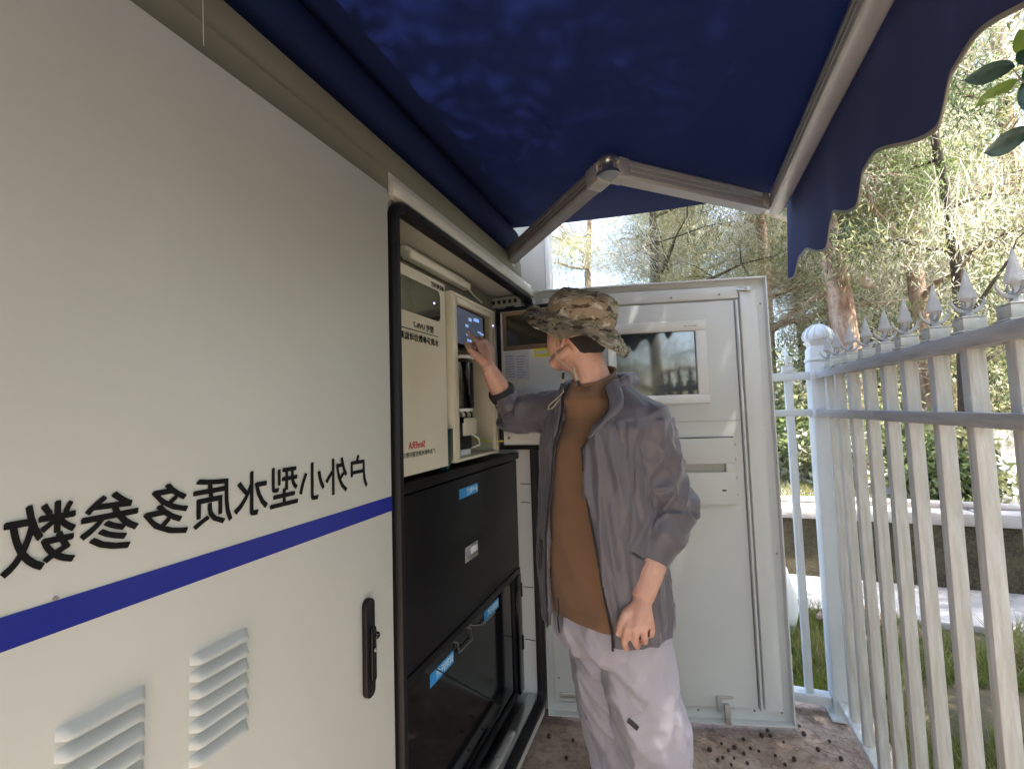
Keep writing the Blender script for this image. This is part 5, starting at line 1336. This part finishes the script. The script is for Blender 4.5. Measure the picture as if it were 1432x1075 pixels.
# ---- hat
hA = (UP * .94 - hF * .345 + img_dir((.0, 0, 0.01)) * 0).normalized(); hf2 = (hF - hA * hF.dot(hA)).normalized(); hl2 = hA.cross(hf2)
HB0 = HC + hA * .046 + hF * -.002
hat = MB(); NA = 96; prof = []
for i in range(22):   # crown from brim joint up
    t = i / 21; z = .093 * math.sin(t * math.pi / 2) ** .95; rr = (1 - max(0, t - .30) ** 2.1 * 1.6 * .9) if t < .99 else .06
    rr = max(.03, math.cos(max(0, (t - .10) / .90) * math.pi / 2) ** .62)
    prof.append((rr, z))
rings_ = []
for j in range(12):     # brim, from outside in
    t = 1 - j / 11
    rg = []
    for k in range(NA):
        a = 2 * math.pi * k / NA; ca, sa = math.cos(a), math.sin(a)
        base_f, base_l = .110, .096
        wid = .062 + .018 * max(0, ca)
        droop = .46 - .42 * max(0, ca) + .26 * max(0, -ca) + .14 * abs(sa)
        wav = .010 * math.sin(3 * a + .8) + .006 * math.sin(5 * a + 2) + .004 * math.sin(9 * a)
        r_ = t * wid
        z = -r_ * droop * (1 + .25 * t) + wav * t * t * 1.2
        rg.append(HB0 + hf2 * ca * (base_f + r_ * .92) + hl2 * sa * (base_l + r_ * .92) + hA * (z + .003 * math.sin(t * 38)) * 1.0)
    rings_.append(rg)
for (rr, z) in prof[1:]:
    rg = []
    for k in range(NA):
        a = 2 * math.pi * k / NA; ca, sa = math.cos(a), math.sin(a)
        wr = .0050 * noise.noise(Vector((ca * 2.2, sa * 2.2, z * 30))) * (1 if rr > .2 else .3) + .004 * crease(noise.noise(Vector((ca * 1.6 + 5, sa * 1.6, z * 26)))) * (rr > .25)
        sag = -.010 * (1 - rr) * (1 + .5 * ca) - .006 * noise.noise(Vector((ca * 2, sa * 2, 4))) * rr
        rg.append(HB0 + hf2 * ca * (.110 * rr + wr) + hl2 * sa * (.096 * rr + wr) + hA * (z + sag + wr))
    rings_.append(rg)
loft(hat, rings_, cap=False)
hat.f.append(tuple(len(hat.v) - NA + k for k in range(NA))); hat.m.append(0)
hat_o = hat.build('hat', M['camo'], PER, smooth=70)
so_ = hat_o.modifiers.new('thickness', 'SOLIDIFY'); so_.thickness = .0022; so_.offset = -1
br = rings_[0]; MB().tube(br + [br[0]], .0022, 6).build('brim_binding', M['camo'], hat_o, smooth=60)
bandp = [p + (p - HB0).normalized() * .0015 + hA * .004 for p in rings_[12]]
# chin strap
MB().tube([HB0 + hl2 * .096 + hf2 * .016 + hA * -.016, HC + hL * .086 + hF * .016 + hU * -.03, HC + hL * .074 + hF * .02 + hU * -.075, A(803, 522, 1.295), A(807, 537, 1.285)], .0018, 6).build('chin_strap', M['cord'], hat_o, smooth=60)
MB().tube([A(802, 514, 1.297), A(808, 538, 1.285)], [.0030, .0042], 8).build('strap_end', M['cord'], hat_o, smooth=60)
MB().tube([A(808, 532, 1.283), A(810, 540, 1.282)], .0052, 8).build('strap_toggle', M['cordblack'], hat_o, smooth=60)
